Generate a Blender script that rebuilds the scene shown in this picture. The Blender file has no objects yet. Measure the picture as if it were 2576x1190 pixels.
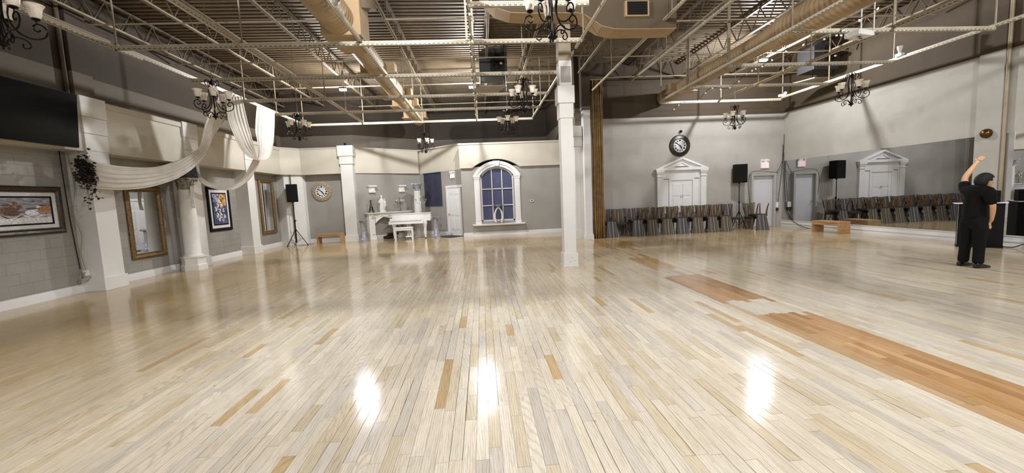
import bpy, bmesh, math, random
from mathutils import Vector, Matrix
import numpy as np
random.seed(7)
rng = np.random.RandomState(11)
PI = math.pi
SC = bpy.context.scene
COL = SC.collection

# ------------------------------------------------------------------ camera
def lin(v):
    v = v / 255.0
    return v / 12.92 if v <= 0.04045 else ((v + 0.055) / 1.055) ** 2.4
def rgb(r, g, b): return (lin(r), lin(g), lin(b), 1.0)

cam_d = bpy.data.cameras.new('camera')
cam = bpy.data.objects.new('camera', cam_d); COL.objects.link(cam)
yaw, pitch, roll = 0.06915276, -0.09554312, -0.04366946
fw = Vector((math.sin(yaw), math.cos(yaw), 0)); rt = Vector((math.cos(yaw), -math.sin(yaw), 0)); up = Vector((0, 0, 1))
f2 = fw * math.cos(pitch) + up * math.sin(pitch); u2 = up * math.cos(pitch) - fw * math.sin(pitch)
r3 = rt * math.cos(roll) + u2 * math.sin(roll); u3 = u2 * math.cos(roll) - rt * math.sin(roll)
M = Matrix((r3, u3, -f2)).transposed().to_4x4(); M.translation = Vector((0, 0, 1.6))
cam.matrix_world = M
cam_d.sensor_fit = 'HORIZONTAL'; cam_d.sensor_width = 36.0
cam_d.lens = 36.0 * 1025.38 / 2576.0
cam_d.clip_start = 0.05; cam_d.clip_end = 200
SC.camera = cam

# ------------------------------------------------------------------ light, exposure
SC.view_settings.view_transform = 'Standard'; SC.view_settings.look = 'None'
SC.view_settings.gamma = 1.0; SC.view_settings.use_curve_mapping = False
SC.view_settings.exposure = 0.0
w = bpy.data.worlds.new('world'); SC.world = w; w.use_nodes = True
w.node_tree.nodes['Background'].inputs[0].default_value = (0.8, 0.85, 1.0, 1)
w.node_tree.nodes['Background'].inputs[1].default_value = 0.02
LAMP_COL = (0.985, 0.985, 1.0)
# the room's high-bay flood lamps: three in view, the rest of their rows behind and beside the camera
LAMPS = [(-4.53, 14.67, 5.5, 680), (-0.15, 14.75, 5.5, 620), (9.0, 12.6, 5.53, 560),
         (-1.6, 4.6, 5.5, 700), (2.6, 2.2, 5.5, 620), (9.0, 3.6, 5.5, 700), (-4.3, -3.0, 5.5, 380), (4.5, -3.0, 5.5, 560)]

# ------------------------------------------------------------------ material helpers
def nmat(name):
    m = bpy.data.materials.new(name); m.use_nodes = True
    return m, m.node_tree, m.node_tree.nodes['Principled BSDF']
def N(nt, t, **k):
    n = nt.nodes.new(t)
    for a, b in k.items(): setattr(n, a, b)
    return n
def L(nt, a, b): nt.links.new(a, b)
def mix(nt, fac, a, b, mode='MIX'):
    n = N(nt, 'ShaderNodeMix', data_type='RGBA', blend_type=mode)
    if hasattr(fac, 'links'): L(nt, fac, n.inputs[0])
    else: n.inputs[0].default_value = fac
    for s, v in ((6, a), (7, b)):
        if hasattr(v, 'links'): L(nt, v, n.inputs[s])
        else: n.inputs[s].default_value = v
    return n.outputs[2]
def ramp(nt, fac, stops):
    n = N(nt, 'ShaderNodeValToRGB'); L(nt, fac, n.inputs[0])
    e = n.color_ramp.elements
    while len(e) < len(stops): e.new(0.5)
    for i, (p, c) in enumerate(stops): e[i].position = p; e[i].color = c
    return n.outputs[0]
def math_n(nt, op, a, b=None, c=None):
    n = N(nt, 'ShaderNodeMath', operation=op)
    for i, v in enumerate((a, b, c)):
        if v is None: continue
        if hasattr(v, 'links'): L(nt, v, n.inputs[i])
        else: n.inputs[i].default_value = v
    return n.outputs[0]
def noise(nt, vec, scale, detail=4, rough=0.55, dist=0.0):
    n = N(nt, 'ShaderNodeTexNoise'); n.inputs['Scale'].default_value = scale
    n.inputs['Detail'].default_value = detail; n.inputs['Roughness'].default_value = rough
    n.inputs['Distortion'].default_value = dist
    if vec is not None: L(nt, vec, n.inputs['Vector'])
    return n.outputs['Fac']
def coords(nt, kind='Object'): return N(nt, 'ShaderNodeTexCoord').outputs[kind]
def mapping(nt, vec, scale=(1, 1, 1), loc=(0, 0, 0), rot=(0, 0, 0)):
    n = N(nt, 'ShaderNodeMapping'); L(nt, vec, n.inputs[0])
    n.inputs['Scale'].default_value = scale; n.inputs['Location'].default_value = loc; n.inputs['Rotation'].default_value = rot
    return n.outputs[0]
def bump(nt, b, h, strength=0.2, dist=0.01):
    n = N(nt, 'ShaderNodeBump'); n.inputs['Strength'].default_value = strength; n.inputs['Distance'].default_value = dist
    L(nt, h, n.inputs['Height']); L(nt, n.outputs[0], b.inputs['Normal'])
def paint(name, col, rough=0.6, var=0.08, scale=3.0, bumps=0.1, metal=0.0, bscale=60):
    m, nt, b = nmat(name)
    v = coords(nt); f = noise(nt, v, scale, 5)
    c2 = tuple(x * (1 - var * 2) for x in col[:3]) + (1,)
    L(nt, ramp(nt, f, [(0.3, c2), (0.7, col)]), b.inputs['Base Color'])
    b.inputs['Roughness'].default_value = rough; b.inputs['Metallic'].default_value = metal
    if bumps: bump(nt, b, noise(nt, v, bscale, 3), bumps, 0.004)
    return m

MAT = {}
MAT['white'] = paint('white_trim_paint', rgb(226, 226, 226), 0.4, 0.03, 2, 0.03)
MAT['fascia'] = paint('cream_fascia_paint', rgb(205, 199, 184), 0.6, 0.05, 1.2, 0.08)
MAT['pilaster'] = paint('pale_pilaster_paint', rgb(222, 221, 217), 0.5, 0.04, 1.5, 0.06)
MAT['bwall'] = paint('grey_wall_paint', rgb(158, 155, 149), 0.6, 0.05, 1.3, 0.1)
MAT['rwall'] = paint('light_wall_paint', rgb(172, 170, 165), 0.7, 0.05, 1.2, 0.15, bscale=25)
MAT['doorpaint'] = paint('pale_door_paint', rgb(196, 197, 202), 0.5, 0.03, 2, 0.03)
MAT['dialwhite'] = paint('clock_dial', rgb(226, 226, 232), 0.5, 0.03, 3, 0)
MAT['black'] = paint('black_plastic', rgb(11, 11, 12), 0.7, 0.05, 4, 0.05)
MAT['blackmetal'] = paint('black_metal', rgb(15, 14, 14), 0.45, 0.05, 4, 0.0, 0.2)
MAT['iron'] = paint('dark_bronze_iron', rgb(30, 25, 22), 0.28, 0.2, 12, 0.15, 0.75)
MAT['chrome'] = paint('bright_metal', rgb(200, 200, 200), 0.2, 0.05, 4, 0.0, 1.0)
MAT['gold'] = paint('aged_gilt', rgb(150, 122, 78), 0.4, 0.35, 30, 0.6, 0.5, 40)
MAT['ivorygilt'] = paint('ivory_gilt_carving', rgb(196, 182, 152), 0.5, 0.3, 30, 0.6, 0.1, 40)
MAT['bronze'] = paint('bronze', rgb(105, 78, 42), 0.3, 0.2, 10, 0.1, 0.8)
MAT['darkframe'] = paint('dark_brown_frame', rgb(48, 36, 27), 0.35, 0.3, 20, 0.3)
MAT['matboard'] = paint('linen_mat', rgb(214, 214, 218), 0.8, 0.05, 40, 0.1)
MAT['plaster'] = paint('white_plaster', rgb(232, 230, 224), 0.5, 0.04, 8, 0.25, 0, 25)
MAT['lacquer'] = paint('white_lacquer', rgb(236, 236, 236), 0.15, 0.02, 3, 0)
MAT['stone'] = paint('weathered_stone', rgb(178, 168, 150), 0.8, 0.35, 22, 0.9, 0, 30)
MAT['silver'] = paint('silver_pedestal_finish', rgb(196, 198, 208), 0.3, 0.35, 14, 0.3, 0.3)
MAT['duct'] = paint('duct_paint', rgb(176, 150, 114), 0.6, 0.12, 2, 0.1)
MAT['ductdark'] = paint('shaded_duct_paint', rgb(92, 78, 58), 0.65, 0.1, 2, 0.1)  # dark copy of the duct paint, shade put into the colour
MAT['steel'] = paint('painted_roof_steel', rgb(96, 82, 62), 0.6, 0.15, 2, 0.05)
MAT['hanger'] = paint('hanger_steel', rgb(158, 146, 124), 0.5, 0.1, 3, 0.05, 0.2)
MAT['heater'] = paint('dark_grey_heater_metal', rgb(58, 58, 60), 0.5, 0.1, 3, 0.05)
MAT['wood'] = None
MAT['skin'] = paint('skin', rgb(214, 168, 128), 0.5, 0.05, 8, 0.05)
MAT['cloth'] = paint('black_cloth', rgb(15, 15, 16), 0.85, 0.2, 8, 0.3)
MAT['hair'] = paint('black_hair', rgb(15, 12, 11), 0.7, 0.3, 30, 0.6)
MAT['leather'] = paint('black_leather', rgb(14, 13, 13), 0.25, 0.1, 8, 0.1)
MAT['leaf'] = paint('dark_ivy_leaf', rgb(52, 44, 36), 0.6, 0.4, 9, 0.1)
MAT['bark'] = paint('log_bark', rgb(72, 52, 38), 0.9, 0.5, 15, 0.9)
MAT['rubber'] = paint('charcoal_floor_mat', rgb(62, 62, 68), 0.9, 0.2, 30, 0.5)
MAT['deckedge'] = paint('dark_gap', rgb(30, 24, 18), 0.8, 0.1, 3, 0)

def wood_mat(name, c1, c2, rough=0.45, axis=0):
    m, nt, b = nmat(name); v = coords(nt)
    s = [14, 14, 14]; s[axis] = 1.2
    f = noise(nt, mapping(nt, v, tuple(s)), 2.2, 6, 0.6, 0.6)
    L(nt, ramp(nt, f, [(0.32, c2), (0.62, c1)]), b.inputs['Base Color'])
    b.inputs['Roughness'].default_value = rough
    bump(nt, b, f, 0.15, 0.004)
    return m
MAT['wood'] = wood_mat('honey_pine', rgb(192, 154, 108), rgb(146, 106, 66))
MAT['legwood'] = wood_mat('chair_leg_wood', rgb(112, 80, 46), rgb(70, 47, 27), 0.35, 2)

for k_ in ('black', 'blackmetal', 'cloth'): MAT[k_].node_tree.nodes['Principled BSDF'].inputs['Specular IOR Level'].default_value = 0.2
# glass shade (frosted alabaster)
m, nt, b = nmat('alabaster_glass'); MAT['shade'] = m
v = coords(nt)
L(nt, ramp(nt, noise(nt, v, 9, 4, 0.6, 1.2), [(0.3, rgb(214, 200, 176)), (0.65, rgb(250, 247, 240))]), b.inputs['Base Color'])
b.inputs['Roughness'].default_value = 0.3
b.inputs['Subsurface Weight'].default_value = 0.3; b.inputs['Subsurface Radius'].default_value = (0.03, 0.03, 0.03)

m, nt, b = nmat('mirror_glass'); MAT['mirror'] = m
b.inputs['Base Color'].default_value = (0.62, 0.63, 0.64, 1); b.inputs['Metallic'].default_value = 1; b.inputs['Roughness'].default_value = 0.01
m, nt, b = nmat('screen_glass'); MAT['screen'] = m
b.inputs['Base Color'].default_value = (0.003, 0.003, 0.004, 1); b.inputs['Roughness'].default_value = 0.12; b.inputs['Specular IOR Level'].default_value = 0.15
m, nt, b = nmat('window_pane_glass'); MAT['pane'] = m
v = coords(nt)
wv = N(nt, 'ShaderNodeTexWave', bands_direction='DIAGONAL'); wv.inputs['Scale'].default_value = 6; wv.inputs['Distortion'].default_value = 2.0
L(nt, v, wv.inputs['Vector'])
L(nt, mix(nt, wv.outputs['Fac'], rgb(66, 70, 100), rgb(92, 96, 128)), b.inputs['Base Color'])
b.inputs['Roughness'].default_value = 0.15
m, nt, b = nmat('navy_blind'); MAT['navy'] = m
v = coords(nt)
L(nt, ramp(nt, noise(nt, v, 2, 3), [(0.3, rgb(40, 42, 62)), (0.7, rgb(58, 60, 84))]), b.inputs['Base Color']); b.inputs['Roughness'].default_value = 0.7

def emis(name, col, s):
    m, nt, b = nmat(name)
    b.inputs['Base Color'].default_value = (0.8, 0.8, 0.8, 1)
    b.inputs['Emission Color'].default_value = col; b.inputs['Emission Strength'].default_value = s
    return m
MAT['lens'] = emis('lit_lamp_lens', (1, 0.98, 1.0, 1), 40)
MAT['exitred'] = emis('lit_exit_letters', rgb(215, 10, 40), 0.8)
MAT['exitpink'] = emis('lit_exit_panel', rgb(240, 150, 160), 0.45)
MAT['bulb'] = emis('string_bulb', rgb(255, 240, 215), 0.25)

# fabric
m, nt, b = nmat('white_voile'); MAT['voile'] = m
v = coords(nt); f = noise(nt, v, 5, 4)
L(nt, ramp(nt, f, [(0.3, rgb(228, 222, 212)), (0.7, rgb(242, 240, 236))]), b.inputs['Base Color'])
b.inputs['Roughness'].default_value = 0.8
tr = N(nt, 'ShaderNodeBsdfTranslucent'); tr.inputs[0].default_value = rgb(232, 226, 216)
mx = N(nt, 'ShaderNodeMixShader'); mx.inputs[0].default_value = 0.35
out = nt.nodes['Material Output']; L(nt, b.outputs[0], mx.inputs[1]); L(nt, tr.outputs[0], mx.inputs[2]); L(nt, mx.outputs[0], out.inputs[0])
m, nt, b = nmat('gold_brown_curtain'); MAT['curtain'] = m
v = coords(nt)
L(nt, ramp(nt, noise(nt, v, 6, 4), [(0.3, rgb(160, 134, 92)), (0.7, rgb(196, 170, 124))]), b.inputs['Base Color'])
b.inputs['Roughness'].default_value = 0.7
def stripe_mat(name, a, bb, c, sc):
    m, nt, b = nmat(name); v = coords(nt)
    sep = N(nt, 'ShaderNodeSeparateXYZ'); L(nt, v, sep.inputs[0])
    n = N(nt, 'ShaderNodeTexNoise', noise_dimensions='1D'); n.inputs['Scale'].default_value = sc; n.inputs['Detail'].default_value = 3
    L(nt, sep.outputs[0], n.inputs['W'])
    L(nt, ramp(nt, n.outputs['Fac'], [(0.38, a), (0.5, bb), (0.62, c)]), b.inputs['Base Color'])
    b.inputs['Roughness'].default_value = 0.8
    return m
MAT['stripeg'] = stripe_mat('grey_striped_fabric', rgb(36, 34, 36), rgb(70, 67, 68), rgb(146, 143, 143), 34)
MAT['stripet'] = stripe_mat('taupe_striped_fabric', rgb(38, 33, 28), rgb(78, 70, 59), rgb(150, 141, 126), 40)
MAT['seatfab'] = stripe_mat('shaded_seat_fabric', rgb(24, 21, 21), rgb(36, 32, 32), rgb(62, 58, 57), 34)  # darker copy of the grey stripes, shadow on the seats put into the colour

# painted canvas: the picture itself as a colour layer of a flat canvas
m, nt, b = nmat('painted_canvas'); MAT['canvas'] = m
at = N(nt, 'ShaderNodeAttribute', attribute_name='pcol'); L(nt, at.outputs['Color'], b.inputs['Base Color']); b.inputs['Roughness'].default_value = 0.5

# block wall paint
m, nt, b = nmat('painted_block'); MAT['block'] = m
v = N(nt, 'ShaderNodeNewGeometry').outputs['Position']
L(nt, ramp(nt, noise(nt, v, 1.1, 5), [(0.3, rgb(140, 137, 131)), (0.7, rgb(158, 155, 149))]), b.inputs['Base Color'])
b.inputs['Roughness'].default_value = 0.6; bump(nt, b, noise(nt, v, 45, 4, 0.7), 0.35, 0.004)

# upper wall: brown above the paint line, greyer below, faint block joints
def upper_mat(name, low, high, zline, axis):
    m, nt, b = nmat(name)
    g = N(nt, 'ShaderNodeNewGeometry'); sep = N(nt, 'ShaderNodeSeparateXYZ'); L(nt, g.outputs['Position'], sep.inputs[0])
    f = math_n(nt, 'GREATER_THAN', sep.outputs[2], zline)
    nz = noise(nt, g.outputs['Position'], 1.3, 5)
    lo = ramp(nt, nz, [(0.3, tuple(x * 0.88 for x in low[:3]) + (1,)), (0.7, low)])
    hi = ramp(nt, nz, [(0.3, tuple(x * 0.85 for x in high[:3]) + (1,)), (0.7, high)])
    L(nt, mix(nt, f, lo, hi), b.inputs['Base Color']); b.inputs['Roughness'].default_value = 0.75
    cmb = N(nt, 'ShaderNodeCombineXYZ'); L(nt, sep.outputs[axis], cmb.inputs[0]); L(nt, sep.outputs[2], cmb.inputs[1])
    br = N(nt, 'ShaderNodeTexBrick'); L(nt, cmb.outputs[0], br.inputs[0])
    br.inputs['Scale'].default_value = 1.0; br.inputs['Brick Width'].default_value = 0.4; br.inputs['Row Height'].default_value = 0.2
    br.inputs['Mortar Size'].default_value = 0.006; br.inputs['Color1'].default_value = (1, 1, 1, 1); br.inputs['Color2'].default_value = (1, 1, 1, 1); br.inputs['Mortar'].default_value = (0, 0, 0, 1)
    bump(nt, b, br.outputs[0], 0.35, 0.006)
    return m
MAT['upL'] = upper_mat('upper_wall_paint_left', rgb(118, 110, 98), rgb(64, 53, 40), 4.62, 1)
MAT['upB'] = upper_mat('upper_wall_paint_back', rgb(104, 96, 86), rgb(54, 44, 33), 4.6, 0)
MAT['rightB'] = upper_mat('right_room_back_paint', rgb(170, 167, 161), rgb(76, 64, 49), 4.4, 0)
MAT['rightR'] = upper_mat('right_wall_paint', rgb(172, 169, 161), rgb(78, 66, 50), 4.42, 1)

# roof deck
m, nt, b = nmat('roof_deck_paint'); MAT['deck'] = m
g = N(nt, 'ShaderNodeNewGeometry')
L(nt, ramp(nt, noise(nt, g.outputs['Position'], 0.9, 5), [(0.3, rgb(78, 65, 48)), (0.7, rgb(102, 87, 65))]), b.inputs['Base Color']); b.inputs['Roughness'].default_value = 0.6

# slotted steel channel
m, nt, b = nmat('slotted_channel'); MAT['strut'] = m
v = coords(nt); sep = N(nt, 'ShaderNodeSeparateXYZ'); L(nt, v, sep.inputs[0])
fx = math_n(nt, 'FRACT', math_n(nt, 'MULTIPLY', sep.outputs[0], 11.0)); a = math_n(nt, 'LESS_THAN', fx, 0.6)
z1 = math_n(nt, 'LESS_THAN', math_n(nt, 'ABSOLUTE', math_n(nt, 'ADD', sep.outputs[2], -0.022)), 0.006)
fx2 = math_n(nt, 'FRACT', math_n(nt, 'MULTIPLY', sep.outputs[0], 30.0)); a2 = math_n(nt, 'LESS_THAN', fx2, 0.5)
z2 = math_n(nt, 'LESS_THAN', math_n(nt, 'ABSOLUTE', math_n(nt, 'ADD', sep.outputs[2], -0.052)), 0.004)
slot = math_n(nt, 'MAXIMUM', math_n(nt, 'MULTIPLY', a, z1), math_n(nt, 'MULTIPLY', a2, z2))
base = ramp(nt, noise(nt, v, 1.5, 3), [(0.3, rgb(188, 178, 156)), (0.7, rgb(212, 204, 186))])
L(nt, mix(nt, slot, base, rgb(40, 34, 26)), b.inputs['Base Color']); b.inputs['Roughness'].default_value = 0.45; b.inputs['Metallic'].default_value = 0.1

# spiral duct
m, nt, b = nmat('spiral_duct'); MAT['spiral'] = m
v = coords(nt); g = N(nt, 'ShaderNodeNewGeometry')
wv = N(nt, 'ShaderNodeTexWave', bands_direction='X'); wv.inputs['Scale'].default_value = 2.6; wv.inputs['Distortion'].default_value = 0.5
L(nt, v, wv.inputs['Vector'])
L(nt, ramp(nt, noise(nt, v, 1.5, 4), [(0.3, rgb(146, 122, 90)), (0.7, rgb(174, 150, 114))]), b.inputs['Base Color']); b.inputs['Roughness'].default_value = 0.55
bump(nt, b, wv.outputs['Fac'], 0.5, 0.02)

# hardwood strip
m, nt, b = nmat('oak_strip_floor'); MAT['oak'] = m
g = N(nt, 'ShaderNodeNewGeometry'); pos = g.outputs['Position']
at = N(nt, 'ShaderNodeAttribute', attribute_name='pcol'); rnd = N(nt, 'ShaderNodeAttribute', attribute_name='prand')
off = N(nt, 'ShaderNodeVectorMath', operation='SCALE'); L(nt, rnd.outputs['Vector'], off.inputs[0]); off.inputs['Scale'].default_value = 40
add = N(nt, 'ShaderNodeVectorMath', operation='ADD'); L(nt, pos, add.inputs[0]); L(nt, off.outputs[0], add.inputs[1])
gr = noise(nt, mapping(nt, add.outputs[0], (26, 1.6, 1)), 2.0, 6, 0.65, 1.3)
gr2 = noise(nt, mapping(nt, add.outputs[0], (90, 3.0, 1)), 2.0, 3, 0.7, 0.3)
wv = N(nt, 'ShaderNodeTexWave', wave_type='RINGS', rings_direction='Z'); wv.inputs['Scale'].default_value = 2.2; wv.inputs['Distortion'].default_value = 5; wv.inputs['Detail'].default_value = 2; wv.inputs['Detail Scale'].default_value = 1.2
L(nt, mapping(nt, add.outputs[0], (9, 1.1, 1)), wv.inputs['Vector'])
c1 = mix(nt, 0.36, at.outputs['Color'], ramp(nt, gr, [(0.34, (0.42, 0.34, 0.26, 1)), (0.52, (1, 1, 1, 1))]), 'MULTIPLY')
c1 = mix(nt, 0.3, c1, ramp(nt, gr2, [(0.34, (0.5, 0.45, 0.4, 1)), (0.48, (1, 1, 1, 1))]), 'MULTIPLY')
c1 = mix(nt, 0.26, c1, ramp(nt, wv.outputs['Fac'], [(0.12, (0.45, 0.40, 0.34, 1)), (0.4, (1, 1, 1, 1))]), 'MULTIPLY')
# scuffs and stains
st = noise(nt, pos, 0.55, 5, 0.6)
c1 = mix(nt, 0.5, c1, ramp(nt, st, [(0.34, (0.84, 0.78, 0.69, 1)), (0.55, (1, 1, 1, 1))]), 'MULTIPLY')
kn = N(nt, 'ShaderNodeTexVoronoi'); kn.inputs['Scale'].default_value = 2.3; L(nt, mapping(nt, pos, (1.6, 1, 1)), kn.inputs['Vector'])
c1 = mix(nt, 0.8, c1, ramp(nt, kn.outputs['Distance'], [(0.012, (0.25, 0.17, 0.1, 1)), (0.04, (1, 1, 1, 1))]), 'MULTIPLY')
L(nt, c1, b.inputs['Base Color'])
L(nt, ramp(nt, noise(nt, pos, 1.3, 4), [(0.3, (0.075, 0.075, 0.075, 1)), (0.7, (0.15, 0.15, 0.15, 1))]), b.inputs['Roughness'])
bump(nt, b, gr2, 0.05, 0.002)
MAT['joint'] = paint('dark_joint', rgb(44, 34, 24), 0.8, 0.1, 3, 0)

# ------------------------------------------------------------------ mesh builder
class MB:
    def __init__(s): s.bm = bmesh.new()
    def box(s, x0, x1, y0, y1, z0, z1, rot=0, c=None):
        vs = [Vector((x, y, z)) for z in (z0, z1) for y in (y0, y1) for x in (x0, x1)]
        if rot:
            c = Vector(c) if c else Vector(((x0 + x1) / 2, (y0 + y1) / 2, 0)); R = Matrix.Rotation(rot, 3, 'Z')
            vs = [R @ (v - c) + c for v in vs]
        v = [s.bm.verts.new(p) for p in vs]
        for f in ((0, 2, 3, 1), (4, 5, 7, 6), (0, 1, 5, 4), (2, 6, 7, 3), (0, 4, 6, 2), (1, 3, 7, 5)):
            s.bm.faces.new([v[i] for i in f])
        return s
    def bar(s, p0, p1, w, h, upv=(0, 0, 1)):
        p0 = Vector(p0); p1 = Vector(p1); d = (p1 - p0).normalized(); u = Vector(upv)
        if abs(d.dot(u)) > 0.99: u = Vector((0, 1, 0))
        r = d.cross(u).normalized(); u = r.cross(d).normalized()
        v = [s.bm.verts.new(p + r * a * w / 2 + u * c * h / 2) for p in (p0, p1) for a, c in ((-1, -1), (1, -1), (1, 1), (-1, 1))]
        for f in ((3, 2, 1, 0), (4, 5, 6, 7), (0, 1, 5, 4), (1, 2, 6, 5), (2, 3, 7, 6), (3, 0, 4, 7)):
            s.bm.faces.new([v[i] for i in f])
        return s
    def tube(s, pts, r, n=8, caps=True, closed=False):
        pts = [Vector(p) for p in pts]; m = len(pts); rings = []
        rs = r if isinstance(r, (list, tuple)) else [r] * m
        prev = None
        for i, p in enumerate(pts):
            if closed: d = (pts[(i + 1) % m] - pts[i - 1])
            else: d = pts[min(i + 1, m - 1)] - pts[max(i - 1, 0)]
            if d.length < 1e-9: d = Vector((0, 0, 1))
            d.normalize()
            if prev is None:
                a = Vector((0, 0, 1)) if abs(d.z) < 0.9 else Vector((1, 0, 0))
                x = d.cross(a).normalized()
            else:
                x = prev - d * prev.dot(d)
                x = x.normalized() if x.length > 1e-6 else d.orthogonal().normalized()
            prev = x; y = d.cross(x)
            rings.append([s.bm.verts.new(p + (x * math.cos(2 * PI * k / n) + y * math.sin(2 * PI * k / n)) * rs[i]) for k in range(n)])
        for i in range(m if closed else m - 1):
            A = rings[i]; B = rings[(i + 1) % m]
            for k in range(n): s.bm.faces.new((A[k], A[(k + 1) % n], B[(k + 1) % n], B[k]))
        if caps and not closed:
            s.bm.faces.new(rings[0][::-1]); s.bm.faces.new(rings[-1])
        return s
    def cyl(s, p0, p1, r0, r1=None, n=16): return s.tube([p0, p1], [r0, r1 if r1 is not None else r0], n)
    def lathe(s, prof, n=20, c=(0, 0, 0), caps=True, flute=0.0, nf=0):
        cx, cy, cz = c; rings = []
        for r, z in prof:
            rings.append([s.bm.verts.new((cx + (r * (1 + (flute * (math.cos(nf * 2 * PI * k / n)) if flute and abs(r) > 0 else 0))) * math.cos(2 * PI * k / n),
                                          cy + (r * (1 + (flute * (math.cos(nf * 2 * PI * k / n)) if flute else 0))) * math.sin(2 * PI * k / n), cz + z)) for k in range(n)])
        for A, B in zip(rings, rings[1:]):
            for k in range(n): s.bm.faces.new((A[k], A[(k + 1) % n], B[(k + 1) % n], B[k]))
        if caps:
            s.bm.faces.new(rings[0][::-1]); s.bm.faces.new(rings[-1])
        return s
    def prism(s, poly, ax, a, b):
        def P(u, v, t):
            return {'x': (t, u, v), 'y': (u, t, v), 'z': (u, v, t)}[ax]
        A = [s.bm.verts.new(P(u, v, a)) for u, v in poly]; B = [s.bm.verts.new(P(u, v, b)) for u, v in poly]
        n = len(poly)
        fs = [s.bm.faces.new(A[::-1]), s.bm.faces.new(B)]
        for i in range(n): s.bm.faces.new((A[i], A[(i + 1) % n], B[(i + 1) % n], B[i]))
        return s
    def ball(s, c, r, n=12, m=8, sc=(1, 1, 1)):
        g = bmesh.ops.create_uvsphere(s.bm, u_segments=n, v_segments=m, radius=r)
        for v in g['verts']: v.co = Vector((v.co.x * sc[0], v.co.y * sc[1], v.co.z * sc[2])) + Vector(c)
        return s
    def obj(s, name, mat, parent=None, loc=None, smooth=False, bevel=0, kind=None, tri=False):
        bmesh.ops.recalc_face_normals(s.bm, faces=s.bm.faces)
        me = bpy.data.meshes.new(name); s.bm.to_mesh(me); s.bm.free()
        me.materials.append(MAT[mat] if isinstance(mat, str) else mat)
        if smooth:
            for p in me.polygons: p.use_smooth = True
            try: me.set_sharp_from_angle(angle=math.radians(50))
            except Exception: pass
        o = bpy.data.objects.new(name, me); COL.objects.link(o)
        if parent: o.parent = parent
        if loc: o.location = loc
        if bevel:
            bv = o.modifiers.new('bevel', 'BEVEL'); bv.width = bevel; bv.segments = 2; bv.limit_method = 'ANGLE'
        if kind: o['kind'] = kind
        return o
def thing(name, label, cat, loc=(0, 0, 0), rz=0, group=None):
    o = bpy.data.objects.new(name, None); COL.objects.link(o); o.location = loc; o.rotation_euler = (0, 0, rz)
    o.empty_display_size = 0.1
    o['label'] = label; o['category'] = cat
    if group: o['group'] = group
    return o
def tag(o, label, cat, group=None):
    o['label'] = label; o['category'] = cat
    if group: o['group'] = group
    return o
def dup(root, loc=None, rz=None, label=None):
    r = root.copy(); COL.objects.link(r)
    if loc is not None: r.location = loc
    if rz is not None: r.rotation_euler = (0, 0, rz)
    if label: r['label'] = label
    for ch in list(root.children):
        c = ch.copy(); COL.objects.link(c); c.parent = r
        for g in list(ch.children):
            d = g.copy(); COL.objects.link(d); d.parent = c
    return r
def struct(o): o['kind'] = 'structure'; return o
def bez(pts, n=24):
    """Catmull-Rom through points"""
    pts = [Vector(p) for p in pts]; out = []; m = len(pts)
    for i in range(m - 1):
        p0 = pts[max(i - 1, 0)]; p1 = pts[i]; p2 = pts[i + 1]; p3 = pts[min(i + 2, m - 1)]
        k = max(2, n // (m - 1))
        for j in range(k):
            t = j / k
            out.append(0.5 * ((2 * p1) + (-p0 + p2) * t + (2 * p0 - 5 * p1 + 4 * p2 - p3) * t * t + (-p0 + 3 * p1 - 3 * p2 + p3) * t ** 3))
    out.append(pts[-1]); return out

# ================================================================== STRUCTURE
XL, XR, YB = -8.5, 11.9, 15.45          # left wall face, right wall face, right room back wall face
ZT = 6.4
# ---- floor: sub-base, planks
fl = struct(MB().box(-9.0, 12.4, -6.4, 22.0, -0.2, -0.012).obj('floor', 'joint'))
W = 0.083
def plank_col(x, y):
    r = rng.rand()
    base = np.array([219, 211, 195], float)
    if r < 0.16: base = np.array([211, 199, 175], float)
    elif r < 0.30: base = np.array([207, 201, 190], float)
    elif r < 0.42: base = np.array([224, 216, 198], float)
    elif r < 0.45: base = np.array([196, 172, 134], float)
    base += rng.randn() * 4
    # less worn, more golden finish near the left wall and the back
    e = 0.0
    e = max(e, min(1, (-2.2 - x) / 4.0)); e = max(e, min(1, (y - 5.0) / 8.0) * 0.75)
    e = max(e, min(1, (x - 5.5) / 5.0) * 0.35)
    base = base * (1 - 0.8 * e) + np.array([190, 160, 106], float) * 0.8 * e
    jx = rng.randn() * 0.03
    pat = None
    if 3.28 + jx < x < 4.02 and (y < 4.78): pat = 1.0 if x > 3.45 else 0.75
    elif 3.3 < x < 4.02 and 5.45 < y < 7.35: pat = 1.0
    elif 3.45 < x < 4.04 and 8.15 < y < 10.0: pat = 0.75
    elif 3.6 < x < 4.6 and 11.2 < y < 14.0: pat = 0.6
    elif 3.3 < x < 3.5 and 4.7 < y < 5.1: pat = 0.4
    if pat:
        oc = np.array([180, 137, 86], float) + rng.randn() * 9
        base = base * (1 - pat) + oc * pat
    base = np.clip(base, 20, 245)
    return [lin(v) for v in base]
planks = []
nrow = int((XR - XL) / W) + 1
cuts_hard = (4.78, 5.45, 7.35)
for i in range(nrow):
    x0 = XL + i * W; x1 = min(x0 + W, XR); y = -0.6 - rng.rand() * 0.8; xc = (x0 + x1) / 2
    while y < 21.2:
        ln = 0.35 + rng.rand() * 0.75
        y1 = y + ln
        if 3.28 < xc < 4.04:
            for hc in cuts_hard:
                j = hc + (rng.rand() - .5) * 0.05
                if y < j - 0.15 and y1 > j - 0.1: y1 = j
        yc = (y + y1) / 2
        if not (yc > 16.2 and xc > 4.0): planks.append((x0, x1, y, y1))
        y = y1
def inview(x, y):
    d = Vector((x, y, 0)) - Vector((0, 0, 1.6)); z = d.dot(f2)
    if z < 0.3: return None
    px = 1288 + 1025.38 * d.dot(r3) / z; py = 595 - 1025.38 * d.dot(u3) / z
    return z if (-20 < px < 2596 and py < 1230) else None
vis = []
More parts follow.
